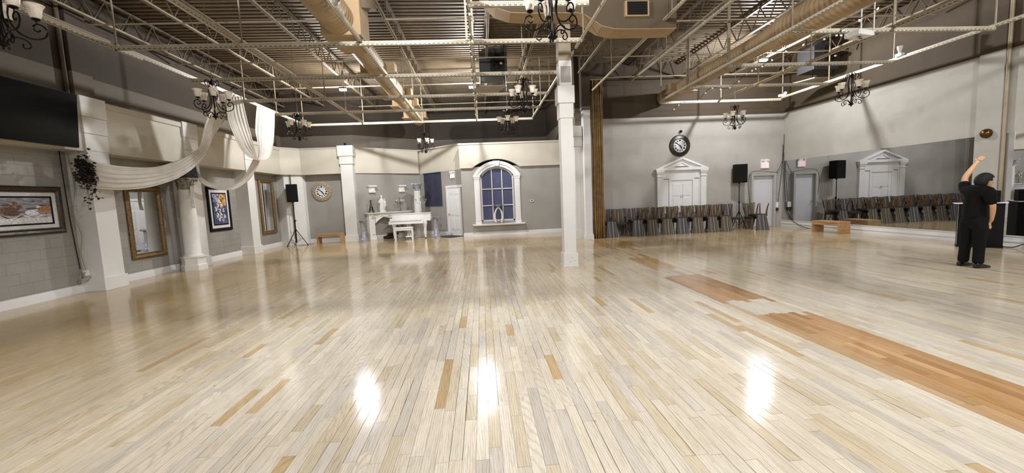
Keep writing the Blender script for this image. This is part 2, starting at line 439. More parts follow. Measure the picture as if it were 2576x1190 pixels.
for k, p in enumerate(planks):
    z = inview((p[0] + p[1]) / 2, (p[2] + p[3]) / 2)
    if z is not None: vis.append((z, k))
vis.sort(); single = set(k for z, k in vis[:298])
def plank_mesh(name, lst, origin=(0, 0, 0)):
    V = []; F = []; Cc = []; Rr = []
    for (x0, x1, y0, y1) in lst:
        g = 0.0007 + (0.0018 if rng.rand() < 0.22 else 0); ge = 0.0010; t = rng.rand() * 0.0006; n = len(V)
        a, b, c, d = x0 + g - origin[0], x1 - g - origin[0], y0 + ge - origin[1], y1 - ge - origin[1]
        V += [(a, c, -0.012), (b, c, -0.012), (b, d, -0.012), (a, d, -0.012), (a, c, -t), (b, c, -t), (b, d, -t), (a, d, -t)]
        F += [(n + 4, n + 5, n + 6, n + 7), (n, n + 1, n + 5, n + 4), (n + 1, n + 2, n + 6, n + 5), (n + 2, n + 3, n + 7, n + 6), (n + 3, n, n + 4, n + 7)]
        col = plank_col((x0 + x1) / 2, (y0 + y1) / 2); r = (rng.rand(), rng.rand(), rng.rand())
        Cc += [col] * 5; Rr += [r] * 5
    me = bpy.data.meshes.new(name); me.from_pydata(V, [], F)
    a1 = me.attributes.new('pcol', 'FLOAT_COLOR', 'FACE'); a1.data.foreach_set('color', np.array([c + [1.0] for c in Cc], 'f').ravel())
    a2 = me.attributes.new('prand', 'FLOAT_VECTOR', 'FACE'); a2.data.foreach_set('vector', np.array(Rr, 'f').ravel())
    me.materials.append(MAT['oak'])
    o = bpy.data.objects.new(name, me); COL.objects.link(o); o.parent = fl
    return o
for k in sorted(single):
    p = planks[k]; o = plank_mesh('plank', [p], (p[0], p[2])); o.location = (p[0], p[2], 0)
rest = plank_mesh('planking', [p for k, p in enumerate(planks) if k not in single]); rest['kind'] = 'stuff'

# ---- left wall with block courses in the bays
wl = struct(MB().box(-8.9, XL - 0.005, -6, 20.9, 0, 4.05).obj('wall_left', 'bwall'))
PIL = [(3.44, 3.94), (6.30, 6.80), (9.16, 9.66), (12.02, 12.52), (14.88, 15.36)]
bays = [(6.8, 9.16), (9.66, 12.02), (12.52, 14.88), (15.36, 17.75)]
bn = 0; seams = [0.4, 0.2, 0.4, 0.2]; blocks = []
for (ya, yb) in bays:
    for r in range(15):
        z0 = r * 0.2; z1 = min(z0 + 0.2, 2.95)
        y = ya - (0.2 if r % 2 else 0.0)
        while y < yb - 1e-4:
            a = max(y, ya); b_ = min(y + 0.4, yb)
            if b_ - a > 0.02: blocks.append((a, b_, z0, z1))
            y += 0.4
blocks.sort(key=lambda q: q[0])
cache = {}
jb = MB(); nb = 0
for (a, b_, z0, z1) in blocks:
    g = 0.0008; key = (round(b_ - a, 3), round(z1 - z0, 3))
    if nb < 300:
        if key not in cache:
            hy = (b_ - a) / 2 - g; hz = (z1 - z0) / 2 - g
            mb = MB()
            e = 0.0012
            poly = [(-hy, -hz), (hy, -hz), (hy, hz), (-hy, hz)]
            A = [mb.bm.verts.new((-0.03, u, v)) for u, v in poly]; Bv = [mb.bm.verts.new((-0.003, u, v)) for u, v in poly]
            Cv = [mb.bm.verts.new((0.0, u * (1 - e / hy), v * (1 - e / hz))) for u, v in poly]
            for P_, Q_ in ((A, Bv), (Bv, Cv)):
                for k in range(4): mb.bm.faces.new((P_[k], P_[(k + 1) % 4], Q_[(k + 1) % 4], Q_[k]))
            mb.bm.faces.new(Cv)
            o = mb.obj('block', 'block', wl); cache[key] = o.data
        else:
            o = bpy.data.objects.new('block', cache[key]); COL.objects.link(o); o.parent = wl
        o.location = (XL + random.uniform(-0.0006, 0.0006), (a + b_) / 2, (z0 + z1) / 2); nb += 1
    else: jb.box(XL - 0.03, XL, a + g, b_ - g, z0 + g, z1 - g)
jb.obj('block_courses', 'block', wl, kind='stuff')
struct(MB().box(-8.9, XL, -6, 20.9, 4.05, ZT).box(-8.52, -8.36, 9.4, 9.85, 4.05, ZT).box(-8.52, -8.36, 2.6, 3.05, 4.05, ZT).obj('wall_left_upper', 'upL'))
# fascia boxing between pilasters
f = MB()
XF = -8.1
f.box(XL - 0.02, XF, -6, 17.5, 2.93, 3.98).box(XL - 0.02, XF + 0.03, -6, 17.5, 3.9, 4.02)
struct(f.obj('trim_1', 'fascia'))
# pilasters
def pilaster(name, ya, yb, xf=XF + 0.02):
    p = struct(MB().box(XL - 0.02, xf, ya, yb, 0.0, 2.95).obj(name, 'pilaster'))
    MB().box(XL - 0.02, xf + 0.03, ya - 0.04, yb + 0.04, 0, 0.28).obj('plinth', 'pilaster', p, bevel=0.006)
    MB().box(XL - 0.02, xf + 0.012, ya - 0.015, yb + 0.015, 2.95, 3.3).obj('capital_block', 'pilaster', p, bevel=0.005)
    MB().box(XL - 0.02, xf + 0.022, ya - 0.025, yb + 0.025, 3.305, 3.64).obj('capital_block', 'pilaster', p, bevel=0.005)
    MB().box(XL - 0.02, xf + 0.034, ya - 0.04, yb + 0.04, 3.645, 4.06).obj('capital_block', 'pilaster', p, bevel=0.005)
    return p
for i, (a, b_) in enumerate(PIL): pilaster('trim_%d' % (i + 2), a, b_)
# baseboards left
def baseboard_line(mb, P0, P1, h=0.17, t=0.022, side=1):
    P0 = Vector(P0); P1 = Vector(P1); d = (P1 - P0).normalized(); n = Vector((-d.y, d.x)) * side
    for z0, z1, tt in ((0, h * 0.62, t), (h * 0.62, h * 0.82, t * 0.75), (h * 0.82, h, t * 0.45)):
        vs = []
        for z in (z0, z1):
            for q, o_ in ((P0, 0), (P1, 0), (P1, tt), (P0, tt)):
                r = q + n * o_; vs.append(mb.bm.verts.new((r.x, r.y, z)))
        for ff in ((0, 1, 2, 3), (4, 5, 6, 7), (0, 1, 5, 4), (1, 2, 6, 5), (2, 3, 7, 6), (3, 0, 4, 7)): mb.bm.faces.new([vs[i] for i in ff])
mb = MB()
for (ya, yb) in [(3.98, 6.26), (6.84, 9.12), (9.7, 11.98), (12.56, 14.84), (15.4, 17.75)]: baseboard_line(mb, (XL, ya), (XL, yb), side=-1)
struct(mb.obj('baseboard_left', 'white'))

# ---- corner pilaster + clock wall + alcove
def wallseg(name, P0, P1, z0, z1, th, mat, side=1):
    """thick wall with its face on P0-P1, thickness away from the room"""
    P0 = Vector(P0); P1 = Vector(P1); d = (P1 - P0).normalized(); n = Vector((-d.y, d.x)) * side
    mb = MB(); mb.prism([tuple(P0), tuple(P1), tuple(P1 + n * th), tuple(P0 + n * th)], 'z', z0, z1)
    return struct(mb.obj(name, mat))
wallseg('wall_clock', (-8.5, 18.35), (-5.35, 18.35), 0, 4.0, 0.3, 'bwall')
wallseg('wall_mantel', (-5.45, 18.15), (-2.95, 20.15), 0, 4.0, 0.3, 'bwall')
wallseg('wall_alcove', (-2.95, 20.15), (-0.80, 18.02), 0, 2.92, 0.25, 'bwall')
wallseg('trim_8', (-2.95, 20.15), (-0.80, 18.02), 2.92, 4.0, 0.25, 'fascia')
# fascia over clock bay and mantel
mb = MB(); mb.prism([(-8.2, 17.3), (-7.55, 17.98), (-5.6, 17.98), (-2.95, 19.98), (-2.95, 20.3), (-5.6, 18.6), (-8.5, 18.6)], 'z', 2.93, 3.98)
struct(mb.obj('trim_9', 'fascia'))
mb = MB(); mb.prism([(-8.2, 17.27), (-7.54, 17.95), (-5.6, 17.95), (-2.95, 19.95), (-0.8, 17.95), (-0.8, 18.3), (-2.95, 20.5), (-5.6, 18.6), (-8.5, 18.6)], 'z', 3.98, 4.03)
struct(mb.obj('trim_10', 'fascia'))
# corner pilaster (angled)
p = struct(MB().prism([(-8.5, 17.75), (-8.12, 17.6), (-7.58, 18.12), (-7.55, 18.4), (-8.5, 18.4)], 'z', 0, 2.95).obj('trim_11', 'pilaster'))
# clock-wall pilaster
p = struct(MB().box(-5.88, -5.38, 17.86, 18.4, 0, 3.28).obj('trim_12', 'pilaster'))
MB().box(-5.92, -5.34, 17.82, 18.4, 0, 0.28).obj('plinth', 'pilaster', p, bevel=0.005)
MB().box(-5.91, -5.35, 17.83, 18.4, 3.3, 3.62).obj('capital_block', 'pilaster', p, bevel=0.005)
MB().box(-5.95, -5.31, 17.80, 18.4, 3.63, 4.07).obj('capital_block', 'pilaster', p, bevel=0.005)
mb = MB(); baseboard_line(mb, (-7.55, 18.35), (-5.9, 18.35), side=-1); baseboard_line(mb, (-5.36, 18.22), (-2.97, 20.13), side=-1); baseboard_line(mb, (-2.95, 20.13), (-1.62, 18.80), side=-1)
struct(mb.obj('baseboard_alcove', 'white'))

# ---- window wall
def arc_pts(cx, zc, r, a0, a1, n=20): return [(cx + r * math.cos(a0 + (a1 - a0) * i / n), zc + r * math.sin(a0 + (a1 - a0) * i / n)) for i in range(n + 1)]
# opening x -0.02..1.36, z 0.6..spring 2.55, arch top 2.92
ox0, ox1, oz0, osp, otop = -0.03, 1.37, 0.62, 2.55, 2.92
ww = (ox1 - ox0) / 2; ocx = (ox0 + ox1) / 2
def seg(half, rise):          # circle of a segmental arch
    R = (half * half + rise * rise) / (2 * rise); return R
def arch(cx, zs, half, rise, n=22):
    R = seg(half, rise); zc = zs + rise - R; a = math.asin(half / R)
    return [(cx + R * math.sin(-a + 2 * a * i / n), zc + R * math.cos(-a + 2 * a * i / n)) for i in range(n + 1)]
A = arch(ocx, osp, ww, otop - osp)
YW = 17.5
def wall_with_arch(mb, x0, x1, z0, z1, ya, yb, bottom, archpts):
    # strip pieces around opening
    l, r = archpts[0][0], archpts[-1][0]
    mb.box(x0, l, ya, yb, z0, z1); mb.box(r, x1, ya, yb, z0, z1)
    if bottom is not None and bottom > z0: mb.box(l, r, ya, yb, z0, bottom)
    for (xa, za), (xb, zb) in zip(archpts, archpts[1:]):
        vs = [mb.bm.verts.new(q) for q in ((xa, ya, za), (xb, ya, zb), (xb, ya, z1), (xa, ya, z1), (xa, yb, za), (xb, yb, zb), (xb, yb, z1), (xa, yb, z1))]
        for ff in ((0, 1, 2, 3), (4, 5, 6, 7), (0, 1, 5, 4), (2, 3, 7, 6)): mb.bm.faces.new([vs[i] for i in ff])
mb = MB(); wall_with_arch(mb, -0.83, 3.5, 0, 2.95, YW, YW + 0.3, oz0, A)
mb.box(-0.83, -0.6, YW + 0.3, 18.2, 0, 2.95)
struct(mb.obj('wall_back', 'bwall'))
# raised cream fascia with an arched cut-out over the window
FA = arch(ocx - 0.02, 2.90, 1.0, 0.345)
mb = MB(); wall_with_arch(mb, -0.86, 3.5, 2.90, 3.86, YW - 0.12, YW + 0.28, None, FA)
mb.box(-0.89, 3.5, YW - 0.15, YW + 0.3, 3.86, 3.93); mb.box(-0.86, -0.6, YW + 0.25, 18.2, 2.9, 3.93)
struct(mb.obj('trim_13', 'fascia'))
mb = MB(); baseboard_line(mb, (-0.83, YW), (3.42, YW), side=-1, h=0.17); baseboard_line(mb, (-0.83, 18.2), (-0.83, YW), side=-1)
struct(mb.obj('baseboard_back', 'white'))
# window
win = struct(MB().box(ox0 - 0.02, ox0 + 0.05, YW + 0.1, YW + 0.2, oz0, osp + 0.1).box(ox1 - 0.05, ox1 + 0.02, YW + 0.1, YW + 0.2, oz0, osp + 0.1).box(ox0, ox1, YW + 0.1, YW + 0.2, oz0, oz0 + 0.06).obj('window_1', 'white'))
mb = MB()
A2 = arch(ocx, osp, ww, otop - osp); A3 = arch(ocx, osp - 0.03, ww - 0.05, otop - osp - 0.02)
for (q0, q1, q2, q3) in zip(A2, A2[1:], A3[1:], A3):
    mb.prism([q0, q1, q2, q3], 'y', YW + 0.1, YW + 0.2)
mb.obj('arch_rail', 'white', win)
zr = [oz0 + 0.06, 1.295, 2.0]; xs = [ox0 + 0.05, ox0 + 0.05 + (ox1 - ox0 - 0.1) / 3, ox0 + 0.05 + 2 * (ox1 - ox0 - 0.1) / 3, ox1 - 0.05]
def ztop(x):
    R = seg(ww, otop - osp); zc = otop - R; return zc + math.sqrt(max(0, R * R - (x - ocx) ** 2)) - 0.02
for i in (1, 2): MB().box(xs[i] - 0.018, xs[i] + 0.018, YW + 0.09, YW + 0.17, oz0 + 0.04, ztop(xs[i])).obj('muntin', 'white', win)
for z in zr[1:]: MB().box(ox0 + 0.02, ox1 - 0.02, YW + 0.09, YW + 0.17, z - 0.018, z + 0.018).obj('muntin', 'white', win)
for i in range(3):
    for j in range(3):
        za = zr[j]; 
        if j < 2: poly = [(xs[i], za), (xs[i + 1], za), (xs[i + 1], zr[j + 1]), (xs[i], zr[j + 1])]
        else: poly = [(xs[i], za), (xs[i + 1], za)] + [(x, ztop(x)) for x in np.linspace(xs[i + 1], xs[i], 8)]
        MB().prism(poly, 'y', YW + 0.14, YW + 0.15).obj('pane', 'pane', win)
MB().box(ox0 - 0.4, ox1 + 0.45, YW + 0.32, YW + 0.34, 0.3, 3.3).obj('backing_board', 'navy', win)
# casing: pilaster strips, arch moulding, keystone, sill
for x0, x1 in ((-0.30, -0.07), (1.41, 1.64)):
    o = MB().box(x0, x1, YW - 0.06, YW, 0.52, 2.5).obj('side_casing', 'white', win, bevel=0.004)
    MB().box(x0 + 0.05, x1 - 0.05, YW - 0.075, YW - 0.06, 0.66, 2.4).obj('raised_panel', 'white', o)
    MB().box(x0 - 0.015, x1 + 0.015, YW - 0.08, YW, 2.42, 2.5).box(x0 - 0.03, x1 + 0.03, YW - 0.1, YW, 2.5, 2.6).box(x0 - 0.01, x1 + 0.01, YW - 0.08, YW, 0.52, 0.63).obj('capital', 'white', o)
    MB().box(min(x0, x1) if x0 > 0 else x1 - 0.0, (x0 if x0 > 0 else x1 + 0.05), YW - 0.02, YW + 0.1, 0.52, 2.5)
for (w0, r0, w1, r1, y0) in ((1.0, 0.62, 0.86, 0.51, 0.09), (0.90, 0.53, 0.72, 0.40, 0.06)):
    P = arch(ocx, 2.56, w0, r0 * 0.98); Q = arch(ocx, 2.56, w1, r1 * 0.93)
    mb = MB()
    for (q0, q1, q2, q3) in zip(P, P[1:], Q[1:], Q): mb.prism([q0, q1, q2, q3], 'y', YW - y0, YW)
    mb.obj('arch_moulding', 'white', win, smooth=False)
MB().prism([(ocx - 0.10, 2.95), (ocx + 0.10, 2.95), (ocx + 0.15, 3.17), (ocx - 0.15, 3.17)], 'y', YW - 0.13, YW).obj('keystone', 'white', win, bevel=0.006)
MB().box(-0.44, 1.80, YW - 0.22, YW + 0.1, 0.47, 0.52).box(-0.38, 1.74, YW - 0.16, YW, 0.44, 0.47).obj('window_sill', 'white', win, bevel=0.006)

# upper back walls behind the ledges
mb = MB(); mb.prism([(-8.6, 18.5), (-5.5, 18.5), (-2.4, 20.9), (3.5, 20.9), (3.5, 21.3), (-8.9, 21.3)], 'z', 4.0, ZT)
struct(mb.obj('wall_back_upper', 'upB'))

# ---- divider wall and its pilaster
struct(MB().box(3.42, 3.9, 14.55, 21.2, 0, ZT).obj('wall_divider', 'upL'))
mb = MB(); mb.box(3.36, 3.64, 14.48, 15.4, 0, 4.02)
p = struct(mb.obj('trim_14', 'pilaster'))
MB().box(3.33, 3.64, 14.45, 15.45, 0, 0.3).obj('plinth', 'pilaster', p)
MB().box(3.33, 3.62, 14.40, 14.9, 3.3, 3.62).obj('capital_block', 'pilaster', p); MB().box(3.30, 3.60, 14.36, 14.9, 3.63, 4.0).obj('capital_block', 'pilaster', p)
p = struct(MB().box(3.64, 3.88, 14.22, 14.6, 0, 4.5).obj('trim_15', 'white'))
MB().box(3.61, 3.91, 14.19, 14.6, 0, 0.13).box(3.62, 3.90, 14.20, 14.6, 0.13, 0.19).obj('plinth', 'white', p)
struct(MB().box(3.60, 3.9, 14.24, 14.6, 4.5, ZT).obj('trim_16', 'upL'))
# lower divider faces painted grey
struct(MB().box(3.40, 3.42, 15.4, 17.5, 0, 4.0).obj('trim_17', 'bwall'))

# ---- right room walls
struct(MB().box(3.9, 12.3, YB, YB + 0.3, 0, ZT).obj('wall_right_back', 'rightB'))
struct(MB().box(XR, XR + 0.4, -6, YB + 0.3, 0, ZT).obj('wall_right', 'rightR'))
struct(MB().box(XR - 0.1, XR, 8.6, 9.08, 0, ZT).obj('trim_18', 'rightR'))
struct(MB().box(-8.9, 12.3, -6.4, -6, 0, ZT).obj('wall_rear', 'rightB'))
mb = MB()
def skirt(ya, yb):
    mb.box(XR - 0.03, XR, ya, yb, 0.0, 0.11); mb.box(XR - 0.045, XR, ya, yb, 0.11, 0.135); mb.box(XR - 0.03, XR, ya, yb, 0.135, 0.235); mb.box(XR - 0.045, XR, ya, yb, 0.235, 0.25)
skirt(9.08, YB); skirt(0.5, 8.6)
struct(mb.obj('baseboard_right', 'white'))

# ---- central column
t = tag(bpy.data.objects.new('column', None), 'white square column with stepped capital blocks standing alone mid-floor', 'column'); COL.objects.link(t); t.location = (1.925, 9.105, 0)
MB().box(-.135, .135, -.135, .135, 0, 3.30).obj('shaft', 'pilaster', t, bevel=.004)
o = MB().box(-.165, .165, -.165, .165, 0.025, .30).obj('base', 'pilaster', t, bevel=.004); MB().box(-.172, .172, -.172, .172, 0, .025).obj('base_bead', 'white', o)
for (sx, sz) in ((-.02, .10), (.09, .13), (.02, .20)): MB().cyl((sx, -.168, sz), (sx, -.164, sz), .007, .007, 8).obj('screw', 'blackmetal', o)
MB().box(-.155, .155, -.155, .155, 3.27, 3.58).obj('capital_block', 'pilaster', t, bevel=.006)
MB().box(-.185, .185, -.175, .175, 3.585, 3.95).obj('capital_block', 'pilaster', t, bevel=.006)
MB().box(-.138, .138, -.138, .138, 3.95, 4.48).obj('upper_shaft', 'pilaster', t)
o = MB().box(-.135, .135, -.135, .135, 4.48, ZT).obj('bare_top', 'hanger', t)
MB().box(-.10, .115, -.142, -.138, 4.02, 4.36).obj('patch_panel', 'bwall', t)

# ---- ceiling deck: corrugated ribs running across
mb = MB(); y = -6.0; pitch_ = 0.19; hgt = 0.05
prof = []
while y < 21.4:
    prof += [(y, ZT), (y + 0.07, ZT), (y + 0.095, ZT + hgt), (y + 0.165, ZT + hgt)]; y += pitch_
va = [mb.bm.verts.new((-8.95, a, z)) for a, z in prof]; vb = [mb.bm.verts.new((12.35, a, z)) for a, z in prof]
for i in range(len(prof) - 1): mb.bm.faces.new((va[i], va[i + 1], vb[i + 1], vb[i]))
mb.box(-8.95, 12.35, -6.4, 21.5, ZT + 0.12, ZT + 0.2)
ce = struct(mb.obj('ceiling', 'deck'))
# bar joists
def joist(x, ya, yb, zc=5.82):
    t = thing('roof_joist', '', 'joist', (x, 0, 0), 0, 'roof joists under the corrugated deck')
    zt = ZT - 0.03
    for dx in (-0.022, 0.022):
        MB().box(dx - 0.012, dx + 0.012, ya, yb, zc, zc + 0.04).obj('bottom_chord', 'hanger', t)
    MB().box(-0.04, 0.04, ya, yb, zt - 0.05, zt).obj('top_chord', 'steel', t)
    mb = MB(); yy = ya; k = 0
    while yy < yb - 0.5:
        mb.bar((0, yy, zc + 0.02), (0, yy + 0.33, zt - 0.03), 0.022, 0.022); mb.bar((0, yy + 0.33, zt - 0.03), (0, yy + 0.66, zc + 0.02), 0.022, 0.022); yy += 0.66
    mb.obj('web', 'steel', t)
    return t
jx = [-8.2, -6.55, -4.5, -2.03, 0.35, 1.62, 3.6, 5.76, 7.65, 9.6, 11.35]
JL = ['leftmost roof joist hard against the left wall', 'roof joist over the left strut of the left frame', 'roof joist just left of the disco ball duct',
      'roof joist just right of the round disco ball duct', 'roof joist above the strut wrapped in string lights', 'roof joist left of the central column',
      'roof joist over the dividing wall and curtain', 'roof joist left of the right-hand frame', 'roof joist just right of the right round duct', 'roof joist above the right flood lamp', 'rightmost roof joist beside the right wall']
for x, lb in zip(jx, JL):
    ye = 18.4 if x < -4.9 else (20.8 if x < 3.5 else YB)
    t = joist(x, -2.0, ye); t['label'] = ('brown steel ' + lb)[:110]
# cross bridging + pipes
def pipe(name, label, cat, pts, r, mat='hanger', n=8, group=None):
    return tag(MB().tube(pts, r, n).obj(name, mat, smooth=True), label, cat, group)
pipe('sprinkler_pipe', 'pale horizontal pipe under deck running left to right, nearest the camera', 'pipe', [(-8.5, 9.95, 5.75), (3.4, 9.8, 5.75)], 0.022)
pipe('sprinkler_pipe', 'pale horizontal pipe under deck above the second cross strut', 'pipe', [(-8.4, 12.5, 5.72), (3.4, 12.4, 5.72)], 0.024)
pipe('sprinkler_pipe', 'pale horizontal pipe under deck above the flood lamps', 'pipe', [(-8.3, 15.2, 5.72), (3.4, 15.0, 5.72)], 0.022)
pipe('sprinkler_pipe', 'pale horizontal pipe under deck near the dark back wall', 'pipe', [(-5.0, 18.1, 5.7), (3.4, 17.9, 5.7)], 0.02)
pipe('sprinkler_pipe', 'pale cross pipe in the right room nearest the big duct', 'pipe', [(3.9, 10.2, 5.75), (11.8, 10.0, 5.75)], 0.022)
pipe('sprinkler_pipe', 'pale cross pipe in the right room above the lamp', 'pipe', [(3.9, 12.6, 5.72), (11.8, 12.4, 5.72)], 0.022)
pipe('sprinkler_pipe', 'pale cross pipe in the right room close to the back wall', 'pipe', [(3.9, 14.7, 5.7), (11.8, 14.6, 5.7)], 0.02)

# ---- strut grids
ZG = 4.7
def strut(parent, p0, p1):
    p0 = Vector(p0); p1 = Vector(p1); ln = (p1 - p0).length
    mb = MB(); mb.box(0, ln, -0.022, -0.016, 0, 0.085).box(0, ln, -0.022, 0.028, 0, 0.006).box(0, ln, 0.022, 0.028, 0, 0.05)
    o = mb.obj('strut', 'strut', parent); d = p1 - p0
    o.location = p0; o.rotation_euler = (0, 0, math.atan2(d.y, d.x)); return o
gridL = thing('ceiling_frame', 'pale slotted steel frame hung over the left room, white chandeliers beneath', 'frame', (0, 0, 0))
LX = [-6.72, -4.46, -2.2, -0.06, 2.17]; LY = [4.85, 6.88, 8.42, 10.52, 12.56, 14.42, 16.5]
for i, x in enumerate(LX):
    z = ZG + 0.012
    if x == 2.17:
        strut(gridL, (x, 1.0, z), (x, 8.95, z)); strut(gridL, (x, 9.26, z), (x, 16.5, z))
    else: strut(gridL, (x, 1.0, z), (x, 16.5, z))
strut(gridL, (-6.72 + 0.05, 1.0, ZG - 0.05), (-6.72 + 0.05, 9.0, ZG - 0.02))
for y in LY:
    if y == 6.88: strut(gridL, (-0.06, y, ZG - 0.04), (1.9, y, ZG - 0.04))
    elif y == 4.85: strut(gridL, (-6.72, y, ZG - 0.04), (2.17, y, ZG - 0.04))
    else: strut(gridL, (-6.72, y, ZG - 0.05), (2.17, y, ZG - 0.05))
def rod(parent, x, y, z0, z1, r=0.012, mat='hanger'):
    MB().cyl((x, y, z0), (x, y, z1), r, r, 6).obj('hanger_rod', mat, parent)
for x in LX:
    for y in (8.46, 12.6, 14.46, 16.5):
        rod(gridL, x + 0.04, y, ZG, ZT, 0.016)
for x in (-0.14, -0.02): MB().box(x - 0.02, x + 0.02, 8.36, 8.39, ZG, ZT).obj('hanger_post', 'strut', gridL)
MB().box(-2.22, -2.16, 8.36, 8.39, ZG, ZT).obj('hanger_post', 'steel', gridL)
MB().box(1.86, 1.9, 6.86, 6.9, ZG, ZT).obj('hanger_post', 'strut', gridL)
gridR = thing('ceiling_frame', 'pale slotted steel frame hung over the right room near the mirrored wall', 'frame', (0, 0, 0))
RX = [6.42, 8.62, 10.93]; RY = [4.1, 6.1, 8.17, 10.3, 12.32, 14.35]
for x in RX: strut(gridR, (x, 1.0, ZG + 0.012), (x, 14.35, ZG + 0.012))
for y in RY:
    strut(gridR, (6.42, y, ZG - 0.05), (10.93, y, ZG - 0.05))
for x in RX:
    for y in (8.2, 10.33, 12.35, 14.33): rod(gridR, x + 0.04, y, ZG, ZT, 0.018)
for y in (10.3, 12.4): MB().box(6.40, 6.47, y, y + 0.04, ZG, ZT).obj('hanger_post', 'hanger', gridR)
# long single rails between the rooms
for (x, lb) in ((3.42, 'single thin steel rail running from above the column toward the curtain'), (4.35, 'thin steel rail over the dark floor patches')):
    pass
g3 = thing('ceiling_rail', 'single pale angle rail between central column and right frame, nearer the column', 'rail'); strut(g3, (3.9, 2.0, 5.05), (3.9, 13.9, 5.05)); 
for y in (8.2, 12.0): rod(g3, 3.94, y, 5.05, ZT)
g4 = thing('ceiling_rail', 'single pale angle rail left of the right round duct', 'rail'); strut(g4, (5.55, 2.0, 5.55), (5.55, 14.9, 5.55))
for y in (8.2, 12.0): rod(g4, 5.59, y, 5.55, ZT)

# ---- round ducts
def round_duct(label, x, z, segs, plates, ends):
    t = thing('round_duct', label, 'duct', (x, 0, z))
    for (ya, yb, r) in segs:
        o = MB().tube([(0, 0, 0), (yb - ya, 0, 0)], r, 28).obj('duct_run', 'spiral', t, smooth=True); o.location = (0, ya, 0); o.rotation_euler = (0, 0, PI / 2)
    for y in plates:
        for s in (-1, 1):
            o = MB().box(s * 0.20, s * 0.44, y - 0.17, y + 0.17, -0.10, 0.16).obj('side_outlet', 'duct', t)
            MB().box(s * 0.16, s * 0.50, y - 0.22, y + 0.22, -0.13, -0.10).obj('outlet_flange', 'duct', o)
    return t
dL = round_duct('tan spiral round duct running back over the left room past the piano', -2.55, 5.10, [(1.0, 8.3, 0.30), (9.3, 18.2, 0.245)], [11.4, 13.9, 15.2, 17.3], None)
MB().box(-0.33, 0.42, 8.25, 8.9, -0.3, 0.42).obj('junction_box', 'duct', dL, bevel=0.02)
MB().prism([(-0.33, 8.9), (0.42, 8.9), (0.245, 9.35), (-0.245, 9.35)], 'z', -0.27, 0.25).obj('tapered_collar', 'duct', dL, bevel=0.02)
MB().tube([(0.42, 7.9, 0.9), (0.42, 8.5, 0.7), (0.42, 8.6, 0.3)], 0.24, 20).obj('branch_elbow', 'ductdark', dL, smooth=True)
dR = round_duct('tan spiral round duct running diagonally over the right room to the clock wall', 6.95, 5.05, [(1.0, 9.0, 0.33), (9.5, 15.2, 0.245)], [13.9], None)
MB().tube([(0, 8.9, 0), (0, 9.6, 0)], [0.33, 0.245], 28).obj('tapered_collar', 'duct', dR, smooth=True)

# ---- big rectangular offset duct above the central column
prof_b = [(0.0, 6.3), (0.06, 5.95), (0.2, 5.6), (0.45, 5.36), (0.75, 5.26), (1.1, 5.24), (2.1, 5.24), (2.25, 5.2), (2.42, 5.1), (2.6, 4.98), (2.85, 4.92), (3.1, 4.91), (4.16, 4.91)]
bd = thing('rectangular_duct', 'large tan rectangular duct with curved underside above the central column', 'duct', (0, 0, 0))
mb = MB(); top = [(4.16, 6.3)]
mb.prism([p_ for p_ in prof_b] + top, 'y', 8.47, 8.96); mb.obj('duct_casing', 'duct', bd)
MB().prism([(q[0] + 0.002, q[1] + 0.012) for q in prof_b] + [(4.158, 6.3)], 'y', 8.462, 8.47).obj('shaded_front', 'ductdark', bd)  # thin dark sheet: front shade against the lit underside, put into the colour
MB().box(2.18, 2.21, 8.45, 8.97, 5.22, 6.3).obj('seam_flange', 'duct', bd)
v_ = MB().box(3.05, 3.55, 8.36, 8.47, 5.12, 5.42).obj('outlet_grille', 'duct', bd, bevel=0.01)
mb = MB()
for k in range(7): mb.box(3.11, 3.49, 8.352, 8.36, 5.16 + k * 0.034, 5.178 + k * 0.034)
mb.obj('louvre_slats', 'blackmetal', v_)
MB().box(3.09, 3.51, 8.357, 8.362, 5.14, 5.40).obj('grille_opening', 'deckedge', v_)

# ---- unit heaters
def heater(label, x, y, zb, mirror=False):
    t = thing('unit_heater', label, 'heater', (x, y, zb))
    MB().prism([(0.0, 0), (0.85, 0), (0.85, 0.86), (0.18, 0.86), (0, 0.72)], 'y', 0, 0.7).obj('casing', 'heater', t, bevel=0.01)
    MB().box(0.33, 0.82, -0.01, 0.0, 0.16, 0.72).obj('fan_opening', 'deckedge', t)
    mb = MB(); mb.tube([(0.57 + 0.2 * math.cos(a), -0.03, 0.43 + 0.2 * math.sin(a)) for a in np.linspace(0, 2 * PI, 24, endpoint=False)], 0.008, 5, closed=True)
    for k in range(5):
        a = k * 2 * PI / 5; mb.bar((0.57, -0.02, 0.43), (0.57 + 0.17 * math.cos(a), -0.03, 0.43 + 0.17 * math.sin(a)), 0.09, 0.006, (0, 1, 0))
    mb.obj('fan', 'blackmetal', t)
    MB().ball((0.66, -0.07, 0.38), 0.055, 12, 8).obj('fan_motor', 'chrome', t, smooth=True)
    g_ = MB().prism([(0.02, -0.02), (0.82, -0.02), (0.55, 0.9), (-0.3, 0.9)], 'z', -0.28, -0.25).obj('deflector_panel', 'hanger', t)
    for s in (0.02, 0.8): MB().cyl((s, 0.35, 0.8), (s, 0.35, ZT - zb), 0.012, 0.012, 6).obj('hanger_rod', 'blackmetal', t)
    MB().bar((0.05, 0.1, -0.25), (0.05, 0.1, 0.02), 0.02, 0.02).bar((0.75, 0.1, -0.25), (0.75, 0.1, 0.02), 0.02, 0.02).obj('bracket', 'blackmetal', t)
    return t
heater('dark grey unit heater with fan hung behind the lamp above the arched window', 0.12, 12.9, 5.3)
heater('dark grey unit heater high in the right corner above the mirror', 10.75, 12.7, 5.25)

